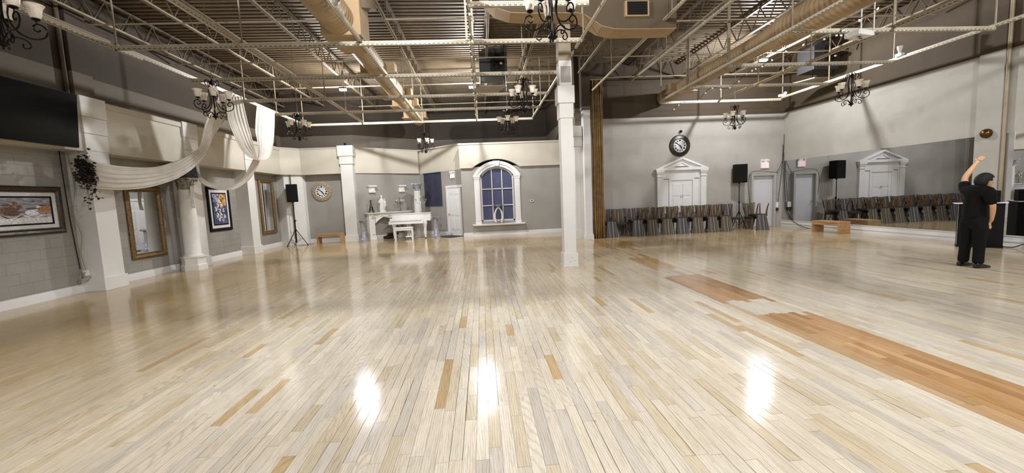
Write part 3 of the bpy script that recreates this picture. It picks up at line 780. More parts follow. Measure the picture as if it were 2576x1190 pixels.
# ================================================================== THINGS
# ---- flood lamps
def flood(x, y, z, pw, label, inview_=True):
    t = thing('flood_lamp', label, 'lamp', (x, y, z), 0, None)
    MB().box(-0.13, 0.13, -0.05, 0.05, 0.02, 0.09).obj('housing', 'chrome', t, bevel=0.01)
    MB().box(-0.11, 0.11, -0.06, 0.06, -0.03, 0.02).obj('lens', 'lens', t, bevel=0.015)
    MB().cyl((0.0, 0.0, 0.09), (0, 0, ZT - z), 0.01, 0.01, 6).obj('stem', 'hanger', t)
    l = bpy.data.lights.new('lamp_light', 'POINT'); l.energy = pw; l.color = LAMP_COL; l.shadow_soft_size = 0.075
    o = bpy.data.objects.new('lamp_light', l); COL.objects.link(o); o.parent = t; o.location = (0, 0, -0.12)
    return t
LL = ['glaring white flood lamp hung left of the spiral duct', 'glaring white flood lamp on the string-light strut left of the fan heater', 'glaring white flood lamp over the right room below the round duct',
      'white flood lamp overhead left behind the viewpoint', 'white flood lamp overhead near the viewpoint', 'white flood lamp overhead right beside the viewpoint', 'white flood lamp at the rear left, out of view', 'white flood lamp at the rear right, out of view']
for (x, y, z, pw), lb in zip(LAMPS, LL): flood(x, y, z, pw, lb)

# ---- chandelier
def chandelier(label, x, y, rz, zb=3.40):
    t = thing('chandelier', label, 'chandelier', (x, y, zb), rz, 'five-light iron chandeliers')
    MB().lathe([(0.002, 0), (0.014, 0.015), (0.012, 0.03), (0.03, 0.04), (0.055, 0.055), (0.058, 0.065), (0.02, 0.08), (0.016, 0.12), (0.02, 0.15), (0.012, 0.18), (0.01, 0.35), (0.016, 0.40), (0.01, 0.46), (0.01, 0.66), (0.035, 0.70), (0.04, 0.73), (0.015, 0.76), (0.006, 0.80)], 14).obj('stem', 'iron', t, smooth=True)
    arm = [(0.10, 0.655), (0.125, 0.70), (0.115, 0.745), (0.08, 0.755), (0.055, 0.72), (0.055, 0.66), (0.075, 0.56), (0.07, 0.46), (0.06, 0.38), (0.075, 0.29), (0.12, 0.215), (0.19, 0.175), (0.26, 0.178), (0.315, 0.215), (0.335, 0.275), (0.315, 0.33), (0.27, 0.345), (0.235, 0.315), (0.238, 0.275), (0.268, 0.262), (0.285, 0.285)]
    low = [(0.02, 0.07), (0.045, 0.12), (0.09, 0.155), (0.14, 0.155), (0.185, 0.125), (0.195, 0.08), (0.165, 0.052), (0.135, 0.07), (0.145, 0.1)]
    m1 = m2 = m3 = m4 = None
    for k in range(5):
        a = k * 2 * PI / 5
        def inst(name, me_maker, mat, par, cache, ang=a):
            pass
        if k == 0:
            o = MB().tube(bez([(r, 0, z) for r, z in arm], 66), 0.0085, 6).obj('scroll_arm', 'iron', t, smooth=True); m1 = o.data
            q = MB().tube(bez([(r, 0, z) for r, z in low], 32), 0.0075, 6).obj('lower_scroll', 'iron', o, smooth=True); m2 = q.data
            c_ = MB().cyl((0.262, 0, 0.345), (0.262, 0, 0.38), 0.007, 0.007, 8).lathe([(0.012, 0.375), (0.036, 0.385), (0.04, 0.40), (0.03, 0.405)], 14, (0.262, 0, 0)).obj('candle_cup', 'iron', o, smooth=True); m3 = c_.data
            s_ = MB().lathe([(0.03, 0.402), (0.043, 0.41), (0.052, 0.44), (0.056, 0.48), (0.064, 0.515), (0.085, 0.55), (0.080, 0.549), (0.059, 0.513), (0.051, 0.48), (0.047, 0.44), (0.036, 0.415), (0.002, 0.41)], 20, (0.262, 0, 0), caps=False).obj('lamp_shade', 'shade', o, smooth=True); m4 = s_.data
        else:
            o = bpy.data.objects.new('scroll_arm', m1); COL.objects.link(o); o.parent = t; o.rotation_euler = (0, 0, a)
            for nm, me in (('lower_scroll', m2), ('candle_cup', m3), ('lamp_shade', m4)):
                q = bpy.data.objects.new(nm, me); COL.objects.link(q); q.parent = o
    # chain of oval links to the frame above
    mb = MB(); z = 0.80; k = 0
    while z < 5.6 - 3.4:
        mb.tube([(0.010 * math.cos(b_) * (1 if k % 2 else 0), 0.010 * math.cos(b_) * (0 if k % 2 else 1), z + 0.022 + 0.024 * math.sin(b_)) for b_ in np.linspace(0, 2 * PI, 8, endpoint=False)], 0.003, 4, closed=True)
        z += 0.036; k += 1
    mb.cyl((0, 0, z), (0, 0, ZT - zb), 0.006, 0.006, 5)
    c_ = mb.obj('chain', 'chrome', t); c_['kind'] = 'stuff'
    return t
c0 = chandelier('black scroll chandelier with five white shades, largest, cut by the top edge above column', 0.93, 4.97, 0.3)
for (x, y, rz, lb) in [(-5.0, 4.9, 0.9, 'black scroll chandelier with white shades cut off by the left edge of the picture'),
                       (-5.22, 8.74, 0.25, 'black scroll chandelier in front of the white draped fabric'),
                       (-4.97, 11.95, 0.62, 'black scroll chandelier hung just right of the white draped fabric, above left speaker'),
                       (-2.05, 16.0, 0.1, 'smallest farthest black chandelier, above the white piano and candelabras'),
                       (1.03, 9.12, 0.35, 'black scroll chandelier just left of the central column, upper of the two there'),
                       (0.87, 12.25, 0.9, 'black scroll chandelier hung above the arched window, lower of the two there'),
                       (8.05, 12.55, 0.15, 'small black chandelier between the wall clock and the mirror corner'),
                       (8.88, 9.35, 0.7, 'black scroll chandelier with white shades nearest the person, over the mirrored wall')]:
    dup(c0, (x, y, 3.40), rz, lb)

# ---- disco ball
t = thing('disco_ball', 'small mirror-tiled disco ball hung over the spiral duct at top edge', 'disco ball', (-2.2, 6.94, 4.72))
MB().ball((0, 0, 0.12), 0.118, 24, 16).obj('mirror_ball', 'chrome', t); MB().cyl((0, 0, 0.22), (0, 0, 0.4), 0.006, 0.006, 6).obj('hanging_cord', 'blackmetal', t)

# ---- projector / white box on the right frame
t = thing('projector_mount', 'white metal projector box hung under the right ceiling frame', 'projector', (7.72, 8.0, 4.50), 0.25)
MB().box(-0.22, 0.22, -0.14, 0.14, 0, 0.10).obj('case', 'white', t, bevel=0.01)
MB().box(-0.08, 0.02, -0.05, 0.0, -0.003, 0.0).obj('vent_slot', 'deckedge', t); MB().box(0.06, 0.16, 0.02, 0.06, -0.003, 0.0).obj('vent_slot', 'deckedge', t)
MB().box(-0.2, -0.17, -0.15, -0.135, 0.0, 0.62).obj('bracket_arm', 'white', t); MB().box(0.17, 0.2, -0.15, -0.135, 0.0, ZT - 4.5).obj('bracket_arm', 'white', t)

# ---- string lights
def string(label, pts, n, r=0.006, bulb=0.016):
    pp = bez(pts, len(pts) * 8); t = thing('string_lights', label, 'string lights', tuple(pp[0]))
    o0 = Vector(pp[0])
    MB().tube([p - o0 for p in pp], r, 5).obj('cable', 'blackmetal', t)
    L_ = [0]
    for a, b_ in zip(pp, pp[1:]): L_.append(L_[-1] + (b_ - a).length)
    me = MB().lathe([(0.002, -0.055), (bulb, -0.035), (bulb * 0.9, -0.02), (0.008, -0.004), (0.007, 0.004)], 8).obj('bulb', 'bulb', t, smooth=True); first = me
    for k in range(n):
        s = L_[-1] * (k + 0.5) / n; i = max(j for j in range(len(L_)) if L_[j] <= s); i = min(i, len(pp) - 2)
        p = pp[i].lerp(pp[i + 1], (s - L_[i]) / max(1e-6, L_[i + 1] - L_[i])) - o0
        o = first if k == 0 else bpy.data.objects.new('bulb', first.data)
        if k: COL.objects.link(o); o.parent = t
        o.location = p; o.rotation_euler = (random.uniform(-.9, .9), random.uniform(-.9, .9), 0)
    return t
pts = []
for i in range(34):
    y = 5.4 + i * 0.31; a = i * 1.9
    pts.append((-0.05 + 0.05 * math.cos(a), y, 4.74 + 0.055 * math.sin(a)))
string('string of bulbs wound around the middle strut in front of the fan heater', pts, 44, 0.006, 0.02)
pts = [(6.75, 5.6, 4.62), (6.9, 6.6, 4.58), (6.9, 7.6, 4.45), (7.35, 8.1, 4.58), (6.7, 8.5, 4.5), (6.6, 9.3, 4.38), (6.9, 10.2, 4.5), (6.85, 11.0, 4.32), (6.75, 11.7, 4.5), (6.7, 12.4, 4.28), (6.6, 13.1, 4.42), (6.62, 13.8, 4.3)]
string('drooping string of small bulbs along the right round duct', pts, 26, 0.006, 0.02)

# ---- bulb fixture, sensor and camera on the right frame
t = thing('spot_bulb', 'single white spot bulb on the right strut above the mirror', 'bulb', (10.93, 10.15, 4.78))
MB().lathe([(0.03, 0.08), (0.035, 0.14), (0.06, 0.22), (0.062, 0.26), (0.002, 0.275)], 14).obj('reflector_bulb', 'white', t, smooth=True); MB().box(-0.05, 0.05, -0.08, 0.08, 0, 0.08).obj('base', 'white', t)
t = thing('junction_box', 'small white junction box at the corner of the right frame', 'junction box', (10.93, 14.3, 4.72))
MB().box(-0.12, 0.12, -0.05, 0.05, 0.05, 0.14).obj('box', 'white', t, bevel=0.01); MB().ball((0.1, -0.03, 0.17), 0.06, 10, 8).obj('dome', 'white', t, smooth=True)
for (x, y, z, lb) in ((7.72, YB, 3.83, 'tiny black camera on the wall above the dark clock'), (-5.6, 17.86, 4.12, 'tiny black camera on the ledge above the white pilaster by the left clock')):
    t = thing('camera', lb, 'camera', (x, y - 0.06, z)); MB().ball((0, 0, 0), 0.05, 10, 8).obj('camera_dome', 'black', t, smooth=True); MB().box(-0.02, 0.02, 0.0, 0.06, -0.02, 0.05).obj('bracket', 'black', t)
t = thing('wall_dome', 'shiny bronze half dome light on the white pier right of mirror', 'wall light', (XR - 0.1, 8.84, 2.60))
mb = MB(); mb.lathe([(0.11, 0), (0.105, 0.05), (0.08, 0.09), (0.04, 0.11), (0.002, 0.115)], 20); o = mb.obj('dome', 'bronze', t, smooth=True); o.rotation_euler = (0, -PI / 2, 0)

# ---- wall pipes/cables
pipe('conduit', 'dark vertical conduit on the upper left wall beside the screen', 'conduit', [(XL + 0.06, 9.33, ZT - 0.02), (XL + 0.06, 9.33, 4.05)], 0.04, 'steel')
pipe('conduit', 'dark vertical conduit down the angled corner pilaster behind left speaker', 'conduit', [(-7.93, 17.76, 4.0), (-7.9, 17.72, 3.0), (-7.9, 17.72, 0.3)], 0.022, 'steel')
pipe('conduit', 'grey vertical conduit on the right pier beside the bronze dome', 'conduit', [(XR - 0.05, 8.57, ZT - 0.02), (XR - 0.05, 8.57, 0.3)], 0.04, 'hanger')

# ---- large screen
t = thing('television', 'large black wall screen at the left edge, tilted forward', 'television', (XF, 0, 0))
ty0, ty1 = 6.95, 8.88
mb = MB(); mb.prism([(0.14, 2.96), (0.08, 2.96), (0.17, 3.99), (0.23, 3.99)], 'y', ty0, ty1); mb.obj('bezel', 'black', t)
mb = MB(); mb.prism([(0.141, 2.98), (0.146, 2.98), (0.234, 3.97), (0.229, 3.97)], 'y', ty0 + 0.02, ty1 - 0.02); mb.obj('display', 'screen', t)
MB().box(0.0, 0.12, 7.7, 8.1, 3.3, 3.7).obj('wall_bracket', 'blackmetal', t)

# ---- pictures: flat painted canvases
def canvas(name, parent, wid, hei, nx, ny, fn, loc, rot):
    V = []; F = []; Cc = []
    for j in range(ny + 1):
        for i in range(nx + 1): V.append((wid * (i / nx - .5), 0, hei * (j / ny - .5)))
    for j in range(ny):
        for i in range(nx):
            a = j * (nx + 1) + i; F.append((a, a + 1, a + nx + 2, a + nx + 1)); c_ = fn((i + .5) / nx, (j + .5) / ny); Cc.append([lin(max(0, min(255, q))) for q in c_] + [1])
    me = bpy.data.meshes.new(name); me.from_pydata(V, [], F)
    a1 = me.attributes.new('pcol', 'FLOAT_COLOR', 'FACE'); a1.data.foreach_set('color', np.array(Cc, 'f').ravel()); me.materials.append(MAT['canvas'])
    o = bpy.data.objects.new(name, me); COL.objects.link(o); o.parent = parent; o.location = loc; o.rotation_euler = rot; return o
def frame(parent, wid, hei, fw_, d, mat, mat2=None, inner=0.25, bead=False):
    """mitred frame in local XZ plane, front at -y"""
    def rect(w_, h_): return [(-w_ / 2, -h_ / 2), (w_ / 2, -h_ / 2), (w_ / 2, h_ / 2), (-w_ / 2, h_ / 2)]
    prof = [(0, 0), (0, d * 0.6), (fw_ * 0.35, d), (fw_ * 0.7, d * 0.85), (fw_, d * 0.4), (fw_, 0)]
    mb = MB(); rings = []
    for ins, dep in prof: rings.append([mb.bm.verts.new((x, -dep, z)) for x, z in rect(wid - 2 * ins, hei - 2 * ins)])
    for A_, B_ in zip(rings, rings[1:] + rings[:1]):
        for k in range(4): mb.bm.faces.new((A_[k], A_[(k + 1) % 4], B_[(k + 1) % 4], B_[k]))
    f_ = mb.obj('frame', mat, parent)
    if bead:
        mb = MB(); wi, hi = wid - 2 * fw_ * .98, hei - 2 * fw_ * .98; n = int(wi / 0.035)
        for k in range(n):
            for z in (-hi / 2, hi / 2): mb.ball((-wi / 2 + (k + .5) * wi / n, -d * 0.55, z), 0.014, 6, 4)
        n = int(hi / 0.035)
        for k in range(n):
            for x in (-wi / 2, wi / 2): mb.ball((x, -d * 0.55, -hi / 2 + (k + .5) * hi / n), 0.014, 6, 4)
        o = mb.obj('bead_trim', 'gold', f_); o['kind'] = 'stuff'
    return f_
def blob(u, v, cx, cy, rx, ry, rot=0.0):
    dx, dy = u - cx, v - cy; c_, s_ = math.cos(rot), math.sin(rot); return ((dx * c_ + dy * s_) / rx) ** 2 + ((-dx * s_ + dy * c_) / ry) ** 2 < 1
import mathutils.noise as mn
def horses(u, v):
    x = u * 2.2; n = mn.noise(Vector((x * 6, v * 18, 0))); n2 = mn.noise(Vector((x * 22, v * 30, 3)))
    c_ = np.array([150, 148, 156]) + n * 60 + (25 if v < 0.35 else -15)
    def put(col): return np.array(col) + n2 * 45
    for (ox, oy, col, sc) in ((0.10, 0.50, (205, 205, 215), 1.0), (0.32, 0.44, (225, 225, 232), .9), (0.28, 0.52, (150, 98, 50), 1.1), (0.52, 0.56, (120, 78, 42), 1.1), (0.56, 0.42, (92, 62, 38), 1.15), (0.78, 0.42, (222, 222, 232), 1.1), (0.92, 0.55, (158, 108, 58), 1.0)):
        uu = (u - ox) / sc; vv = (v - oy) / sc
        if blob(uu, vv, 0, 0, .075, .10, .1) or blob(uu, vv, .055, .13, .022, .10, -.35) or blob(uu, vv, .075, .22, .028, .045, .4) or blob(uu, vv, -.06, -.13, .012, .10, .5) or blob(uu, vv, .07, -.13, .012, .10, -.6):
            c_ = put(col)
        if blob(uu, vv, -.01, .15, .05, .035, .3): c_ = put((70, 62, 60))
        if blob(uu, vv, -.11, .03, .04, .03, .2): c_ = put((84, 78, 78))
    if v < 0.22 + 0.05 * n: c_ = np.array([208, 208, 210]) + n2 * 60
    return c_
t = thing('framed_picture', 'wide framed painting of galloping horses, dark beaded frame, under the screen', 'painting', (XL, 7.92, 1.745), PI / 2)
PW, PH = 2.0, 0.92
frame(t, PW, PH, 0.11, 0.07, 'darkframe', bead=True)
MB().box(-PW / 2 + .1, PW / 2 - .1, -0.025, -0.005, -PH / 2 + .1, PH / 2 - .1).obj('mat_board', 'matboard', t)
MB().box(-PW / 2 + .2, PW / 2 - .2, -0.034, -0.026, -PH / 2 + .19, PH / 2 - .19).obj('inner_frame', 'black', t)
canvas('canvas', t, PW - .46, PH - .44, 180, 60, horses, (-0.01, -0.036, 0), (0, 0, 0))
def figures(u, v):
    n = mn.noise(Vector((u * 5, v * 7, 1))); n2 = mn.noise(Vector((u * 13, v * 17, 5))); n3 = mn.noise(Vector((u * 30, v * 34, 9)))
    c_ = np.array([78, 86, 124]) + n * 60
    if v > 0.6 and u > 0.35: c_ = np.array([186, 146, 86]) + n * 70
    if v > 0.75 and u < 0.4: c_ = np.array([150, 156, 196]) + n * 50
    for (cx, cy, r) in ((.5, .75, .1), (.35, .62, .08), (.62, .6, .1), (.2, .5, .09), (.45, .45, .1), (.75, .45, .08), (.3, .3, .1), (.55, .28, .1), (.8, .25, .08), (.4, .15, .08), (.65, .12, .08)):
        if blob(u, v, cx, cy, r, r * .75, n * 2) and n2 > -0.15: c_ = np.array([216, 210, 200]) + n3 * 90
    if n2 < -0.32: c_ = np.array([22, 22, 34])
    return c_
t = thing('framed_picture', 'tall painting of pale figures on dark blue in black frame, right of stone column', 'painting', (XL, 13.88, 1.64), PI / 2)
frame(t, 1.12, 1.42, 0.10, 0.06, 'black')
MB().box(-.47, .47, -0.025, -0.005, -.62, .62).obj('mat_board', 'matboard', t)
MB().box(-.37, .37, -0.034, -0.026, -.52, .52).obj('inner_frame', 'black', t)
canvas('canvas', t, .66, .96, 44, 64, figures, (0, -0.036, 0), (0, 0, 0))

# ---- wall mirrors, gilt frames
def gilt_mirror(label, y, z, w_, h_, tilt):
    t = thing('wall_mirror', label, 'mirror', (XL, y, z), PI / 2 + tilt)
    frame(t, w_, h_, 0.12, 0.09, 'gold', bead=True)
    MB().box(-w_ / 2 + .11, w_ / 2 - .11, -0.03, -0.01, -h_ / 2 + .11, h_ / 2 - .11).obj('mirror_glass', 'mirror', t)
    return t
gilt_mirror('tall mirror in antique gilt frame between first pilaster and stone column', 10.92, 1.38, 1.04, 1.78, -0.04)
gilt_mirror('tall narrow gilt-framed mirror reflecting the left speaker, beside the corner', 16.84, 1.64, 1.06, 2.12, 0.0)
# ---- mirrored wall panels (right)
def wall_mirror(label, ya, yb, n):
    t = thing('mirror_wall', label, 'mirror', (XR, 0, 0))
    st = (yb - ya) / n
    for k in range(n):
        MB().box(-0.012, -0.002, ya + k * st + 0.002, ya + (k + 1) * st - 0.002, 0.255, 2.56).obj('mirror_panel', 'mirror', t)
    MB().box(-0.02, 0, ya, yb, 0.25, 0.258).obj('bottom_channel', 'hanger', t)
    return t
wall_mirror('long wall mirror from the back corner to the pier, reflecting the chairs', 9.10, YB - 0.02, 3)
wall_mirror('second wall mirror right of the pier, cut by the right edge', 5.6, 8.55, 2)

# ---- Corinthian column at left
def acanthus(mb, r, z0, h, n, out, wd=0.06):
    for k in range(n):
        a = 2 * PI * k / n; ca, sa = math.cos(a), math.sin(a); prev = None; rows = []
        for i in range(6):
            f_ = i / 5; rr = r + out * (f_ ** 2.2) * 1.0 + 0.012; zz = z0 + h * math.sin(f_ * PI * 0.62) / math.sin(PI * .5)
            ww_ = wd * (1 - f_ * 0.55) * (1.0 if i % 2 == 0 else 1.25)
            rows.append([mb.bm.verts.new((rr * ca - s * ww_ * sa, rr * sa + s * ww_ * ca, zz + (0.008 if s == 0 else 0))) for s in (-1, 0, 1)])
        for A_, B_ in zip(rows, rows[1:]):
            for s in range(2): mb.bm.faces.new((A_[s], A_[s + 1], B_[s + 1], B_[s]))
def volute(mb, c, a, r=0.05, th=0.018):
    pts = []
    for i in range(16):
        b_ = i * 0.55; rr = r * (1 - i / 18); pts.append((c[0] + rr * math.cos(b_) * math.cos(a), c[1] + rr * math.cos(b_) * math.sin(a), c[2] + rr * math.sin(b_)))
    mb.tube(pts, [th * (1 - i / 24) for i in range(16)], 6)
def column(label, x, y, z0, zt, rb, rt_, base, capmat='stone', shaft='plaster', hexbase=True, flute=0.0, caph=0.33):
    t = thing('column', label, 'column', (x, y, z0)); H_ = zt - z0
    if hexbase:
        mb = MB(); mb.lathe([(base * 1.12, 0), (base * 1.12, 0.14), (base * 1.02, 0.17), (base * 1.02, 0.33), (base * 1.16, 0.35), (base * 1.16, 0.37)], 6); o = mb.obj('base', shaft, t); o.rotation_euler = (0, 0, 0.35); zs = 0.37
    else:
        MB().box(-base, base, -base, base, 0, 0.05).obj('base', shaft, t); zs = 0.05
    mb = MB(); mb.lathe([(rb * 1.25, zs), (rb * 1.3, zs + .02), (rb * 1.1, zs + .05), (rb, zs + .07), (rb * 1.0, zs + H_ * .3), (rt_, H_ - caph), (rt_ * 1.08, H_ - caph + .01), (rt_, H_ - caph + .03)], 48 if flute else 28, flute=flute, nf=12)
    mb.obj('shaft', shaft, t, smooth=True)
    mb = MB(); s = caph / 0.33; mb.lathe([(rt_ * .95, H_ - caph + .02), (rt_ * 1.0, H_ - .12 * s), (rt_ * 1.35, H_ - .045 * s), (rt_ * 1.2, H_ - .04 * s)], 20)
    acanthus(mb, rt_ * .95, H_ - caph + .02, .15 * s, 8, .07 * s, rt_ * .38); acanthus(mb, rt_ * 1.0, H_ - caph + .10 * s, .17 * s, 8, .09 * s, rt_ * .34)
    for k in range(4):
        a = PI / 4 + k * PI / 2; volute(mb, (rt_ * 1.45 * math.cos(a), rt_ * 1.45 * math.sin(a), H_ - .085 * s), a, .045 * s, .016 * s)
    mb.obj('capital', capmat, t)
    q = rt_ * 1.55; MB().prism([(-q, -q), (-q * .4, -q * .82), (q * .4, -q * .82), (q, -q), (q * .82, -q * .4), (q * .82, q * .4), (q, q), (q * .4, q * .82), (-q * .4, q * .82), (-q, q), (-q * .82, q * .4), (-q * .82, -q * .4)], 'z', H_ - .04 * s, H_).obj('abacus', capmat, t)
    return t
column('white plaster column with weathered leafy capital and hexagonal base at left wall', -7.98, 11.72, 0, 2.50, 0.19, 0.165, 0.27)
t = thing('speaker', 'black wedge speaker sitting on the leafy column capital, half behind the drape', 'speaker', (-8.0, 11.78, 2.50), -0.3)
MB().prism([(-.16, 0), (.17, 0), (.12, .38), (-.16, .38)], 'y', -.24, .24).obj('cabinet', 'black', t, bevel=0.01); MB().ball((.165, .15, .08), .018, 8, 6).obj('badge', 'chrome', t)

# ---- drapes
def sheet(t, name, top, bot, n, m_, pleats, amp, axis=(1, 0, 0), mat='voile', slack=0.0):
    T = bez(top, n); B = bez(bot, n)
    def res(P, k):
        Ls = [0]
        for a, b_ in zip(P, P[1:]): Ls.append(Ls[-1] + (b_ - a).length)
        out = []
        for i in range(k):
            s = Ls[-1] * i / (k - 1); j = 0
            while j < len(Ls) - 2 and Ls[j + 1] < s: j += 1
            out.append(P[j].lerp(P[j + 1], (s - Ls[j]) / max(1e-9, Ls[j + 1] - Ls[j])))
        return out
    T = res(T, n); B = res(B, n); ax = Vector(axis); V = []; F = []
    ph = [random.uniform(0, 6.28) for _ in range(4)]
    for i in range(n):
        u = i / (n - 1)
        for j in range(m_):
            v = j / (m_ - 1)
            p = T[i].lerp(B[i], v)
            d = amp * (math.sin(v * pleats * 2 * PI + 0.8 * math.sin(u * 5 + ph[0]) + ph[1]) + 0.45 * math.sin(v * pleats * 4.3 * PI + u * 3 + ph[2]))
            p = p + ax * d + Vector((0, 0, 1)) * d * 0.25
            p = p + ax * slack * math.sin(PI * v)
            V.append(tuple(p))
    for i in range(n - 1):
        for j in range(m_ - 1):
            a = i * m_ + j; F.append((a, a + 1, a + m_ + 1, a + m_))
    me = bpy.data.meshes.new(name); me.from_pydata(V, [], F); me.materials.append(MAT[mat])
    for p in me.polygons: p.use_smooth = True
    o = bpy.data.objects.new(name, me); COL.objects.link(o); o.parent = t
    so = o.modifiers.new('thick', 'SOLIDIFY'); so.thickness = 0.004
    return o
DRAPES = __import__('json').loads('''{"s1t": [[-7.98, 8.985, 2.846], [-7.833, 9.096, 2.691], [-7.687, 9.578, 2.634], [-7.54, 10.149, 2.664], [-7.393, 10.625, 2.838], [-7.247, 11.082, 3.094], [-7.1, 11.143, 3.296], [-6.953, 11.139, 3.729], [-6.807, 11.157, 4.114], [-6.66, 11.415, 4.608]], "s1b": [[-7.98, 9.028, 2.167], [-7.833, 9.219, 2.141], [-7.687, 9.501, 2.133], [-7.54, 10.078, 2.222], [-7.393, 10.807, 2.493], [-7.247, 11.435, 2.979], [-7.1, 11.721, 3.582], [-6.953, 12.02, 4.052], [-6.807, 12.103, 4.419], [-6.66, 12.208, 4.783]], "s2t": [[-6.66, 11.673, 4.569], [-6.66, 11.641, 4.004], [-6.66, 11.907, 3.52], [-6.66, 12.273, 3.151], [-6.66, 12.868, 3.039], [-6.66, 13.398, 3.1], [-6.66, 13.784, 3.35], [-6.66, 14.027, 3.823], [-6.66, 14.183, 4.358], [-6.66, 14.251, 4.703]], "s2b": [[-6.66, 12.417, 4.791], [-6.66, 12.56, 4.178], [-6.66, 12.715, 3.693], [-6.66, 12.865, 3.249], [-6.66, 12.988, 3.097], [-6.66, 13.032, 3.327], [-6.66, 13.01, 3.678], [-6.66, 12.966, 3.905], [-6.66, 13.056, 4.272], [-6.66, 13.202, 4.7]], "s3t": [[-7.95, 12.188, 2.758], [-7.8, 12.15, 2.54], [-7.65, 12.256, 2.383], [-7.5, 12.535, 2.33], [-7.35, 12.858, 2.37], [-7.2, 13.098, 2.577], [-7.05, 13.254, 2.944], [-6.9, 13.237, 3.178]], "s3b": [[-7.95, 12.139, 2.656], [-7.8, 12.09, 2.383], [-7.65, 12.233, 2.248], [-7.5, 12.508, 2.18], [-7.35, 12.93, 2.218], [-7.2, 13.406, 2.507], [-7.05, 13.651, 2.913], [-6.9, 13.566, 3.124]], "s4t": [[-7.75, 11.713, 2.281], [-7.75, 11.64, 1.937], [-7.75, 11.674, 1.68]], "s4b": [[-7.75, 11.561, 2.276], [-7.75, 11.534, 1.937], [-7.75, 11.556, 1.704]]}''')
t = thing('draped_fabric', 'white voile swagged from the first pilaster up over the ceiling frame', 'drape', (0, 0, 0))
sheet(t, 'swag', DRAPES['s1t'], DRAPES['s1b'], 60, 90, 5, 0.013, (0.95, -0.3, 0))
sheet(t, 'falling_panel', DRAPES['s2t'], DRAPES['s2b'], 70, 70, 5, 0.014, (1, 0, 0))
t3 = thing('draped_fabric', 'narrow white voile swag hanging from the column pilaster in front of tall painting', 'drape', (0, 0, 0))
sheet(t3, 'swag', DRAPES['s3t'], DRAPES['s3b'], 50, 30, 3, 0.010, (0.9, -0.4, 0))
t4 = tag(sheet(None, 'fabric_tail', DRAPES['s4t'], DRAPES['s4b'], 12, 14, 2, 0.012, (0.9, -0.4, 0)), 'short white fabric tail hanging beside the column capital', 'fabric')

# ---- ivy
t = thing('hanging_ivy', 'dark trailing artificial ivy at the left end of the white drape', 'plant', (XF + 0.08, 8.93, 2.2))
mb = MB(); tips = []
for k in range(9):
    ln = random.choice([0.3, 0.45, 0.6, 0.75]); a = random.uniform(-0.7, 0.9)
    pts = [(0.02, random.uniform(-.1, .1), 0.5)]
    for i in range(1, 7):
        f_ = i / 6; pts.append((0.03 + 0.1 * math.sin(f_ * 3) * random.uniform(.3, 1), pts[0][1] + a * 0.22 * f_ + random.uniform(-.02, .02), 0.5 - ln * f_ * 1.25))
    pp = bez(pts, 24); mb.tube(pp, 0.004, 4); tips += pp
for q in ((0.05, 0.32, 0.22), (0.05, 0.42, 0.2)): tips += [Vector(q)] * 5
mb.obj('vines', 'leaf', t)['kind'] = 'stuff'
mb = MB()
def leaf(mb, c, s):
    R = Matrix.Rotation(random.uniform(0, 6.28), 3, 'Z') @ Matrix.Rotation(random.uniform(-1, 1), 3, 'X') @ Matrix.Rotation(random.uniform(-1, 1), 3, 'Y')
    ps = [(0, 0, 0), (.4, .25, .1), (.25, .65, .05), (0, 1, -.1), (-.25, .65, .05), (-.4, .25, .1)]
    vs = [mb.bm.verts.new(Vector(c) + R @ (Vector(p) * s)) for p in ps]
    mb.bm.faces.new(vs[:4]); mb.bm.faces.new([vs[0], vs[3], vs[4], vs[5]])
for p in tips:
    dense = 3 if p.z > 0.05 else 1
    for _ in range(dense): leaf(mb, (p.x + random.uniform(-.03, .06), p.y + random.uniform(-.07, .07), p.z + random.uniform(-.05, .05)), random.uniform(.045, .075))
for _ in range(220):
    leaf(mb, (random.uniform(0, .14), random.gauss(-.02, .09), random.gauss(.28, .14)), random.uniform(.05, .08))
mb.obj('foliage', 'leaf', t)['kind'] = 'stuff'
# cords and socket on first pilaster side
t = thing('extension_lead', 'tangled pale cords running down beside first pilaster to a white adapter', 'cord', (0, 0, 0))
MB().tube(bez([(-8.40, 9.1, 2.9), (-8.38, 9.12, 2.2), (-8.4, 9.05, 1.7), (-8.36, 9.1, 1.2), (-8.4, 9.08, .8), (-8.36, 9.1, .42)], 40), 0.008, 5).obj('cord', 'hanger', t, smooth=True)
MB().tube(bez([(-8.46, 9.0, 3.0), (-8.46, 9.02, 1.6), (-8.44, 9.06, .5)], 20), 0.009, 5).obj('black_cord', 'blackmetal', t, smooth=True)
MB().tube(bez([(-8.36 + .02 * math.sin(k), 9.05 + .12 * math.cos(k * 1.3), .32 + .12 * math.sin(k * 1.3) * (1 - k / 22)) for k in range(18)], 90), 0.005, 4).obj('coiled_cord', 'hanger', t, smooth=True)
MB().box(-8.40, -8.34, 9.06, 9.15, .34, .47).obj('adapter', 'white', t, bevel=0.01)

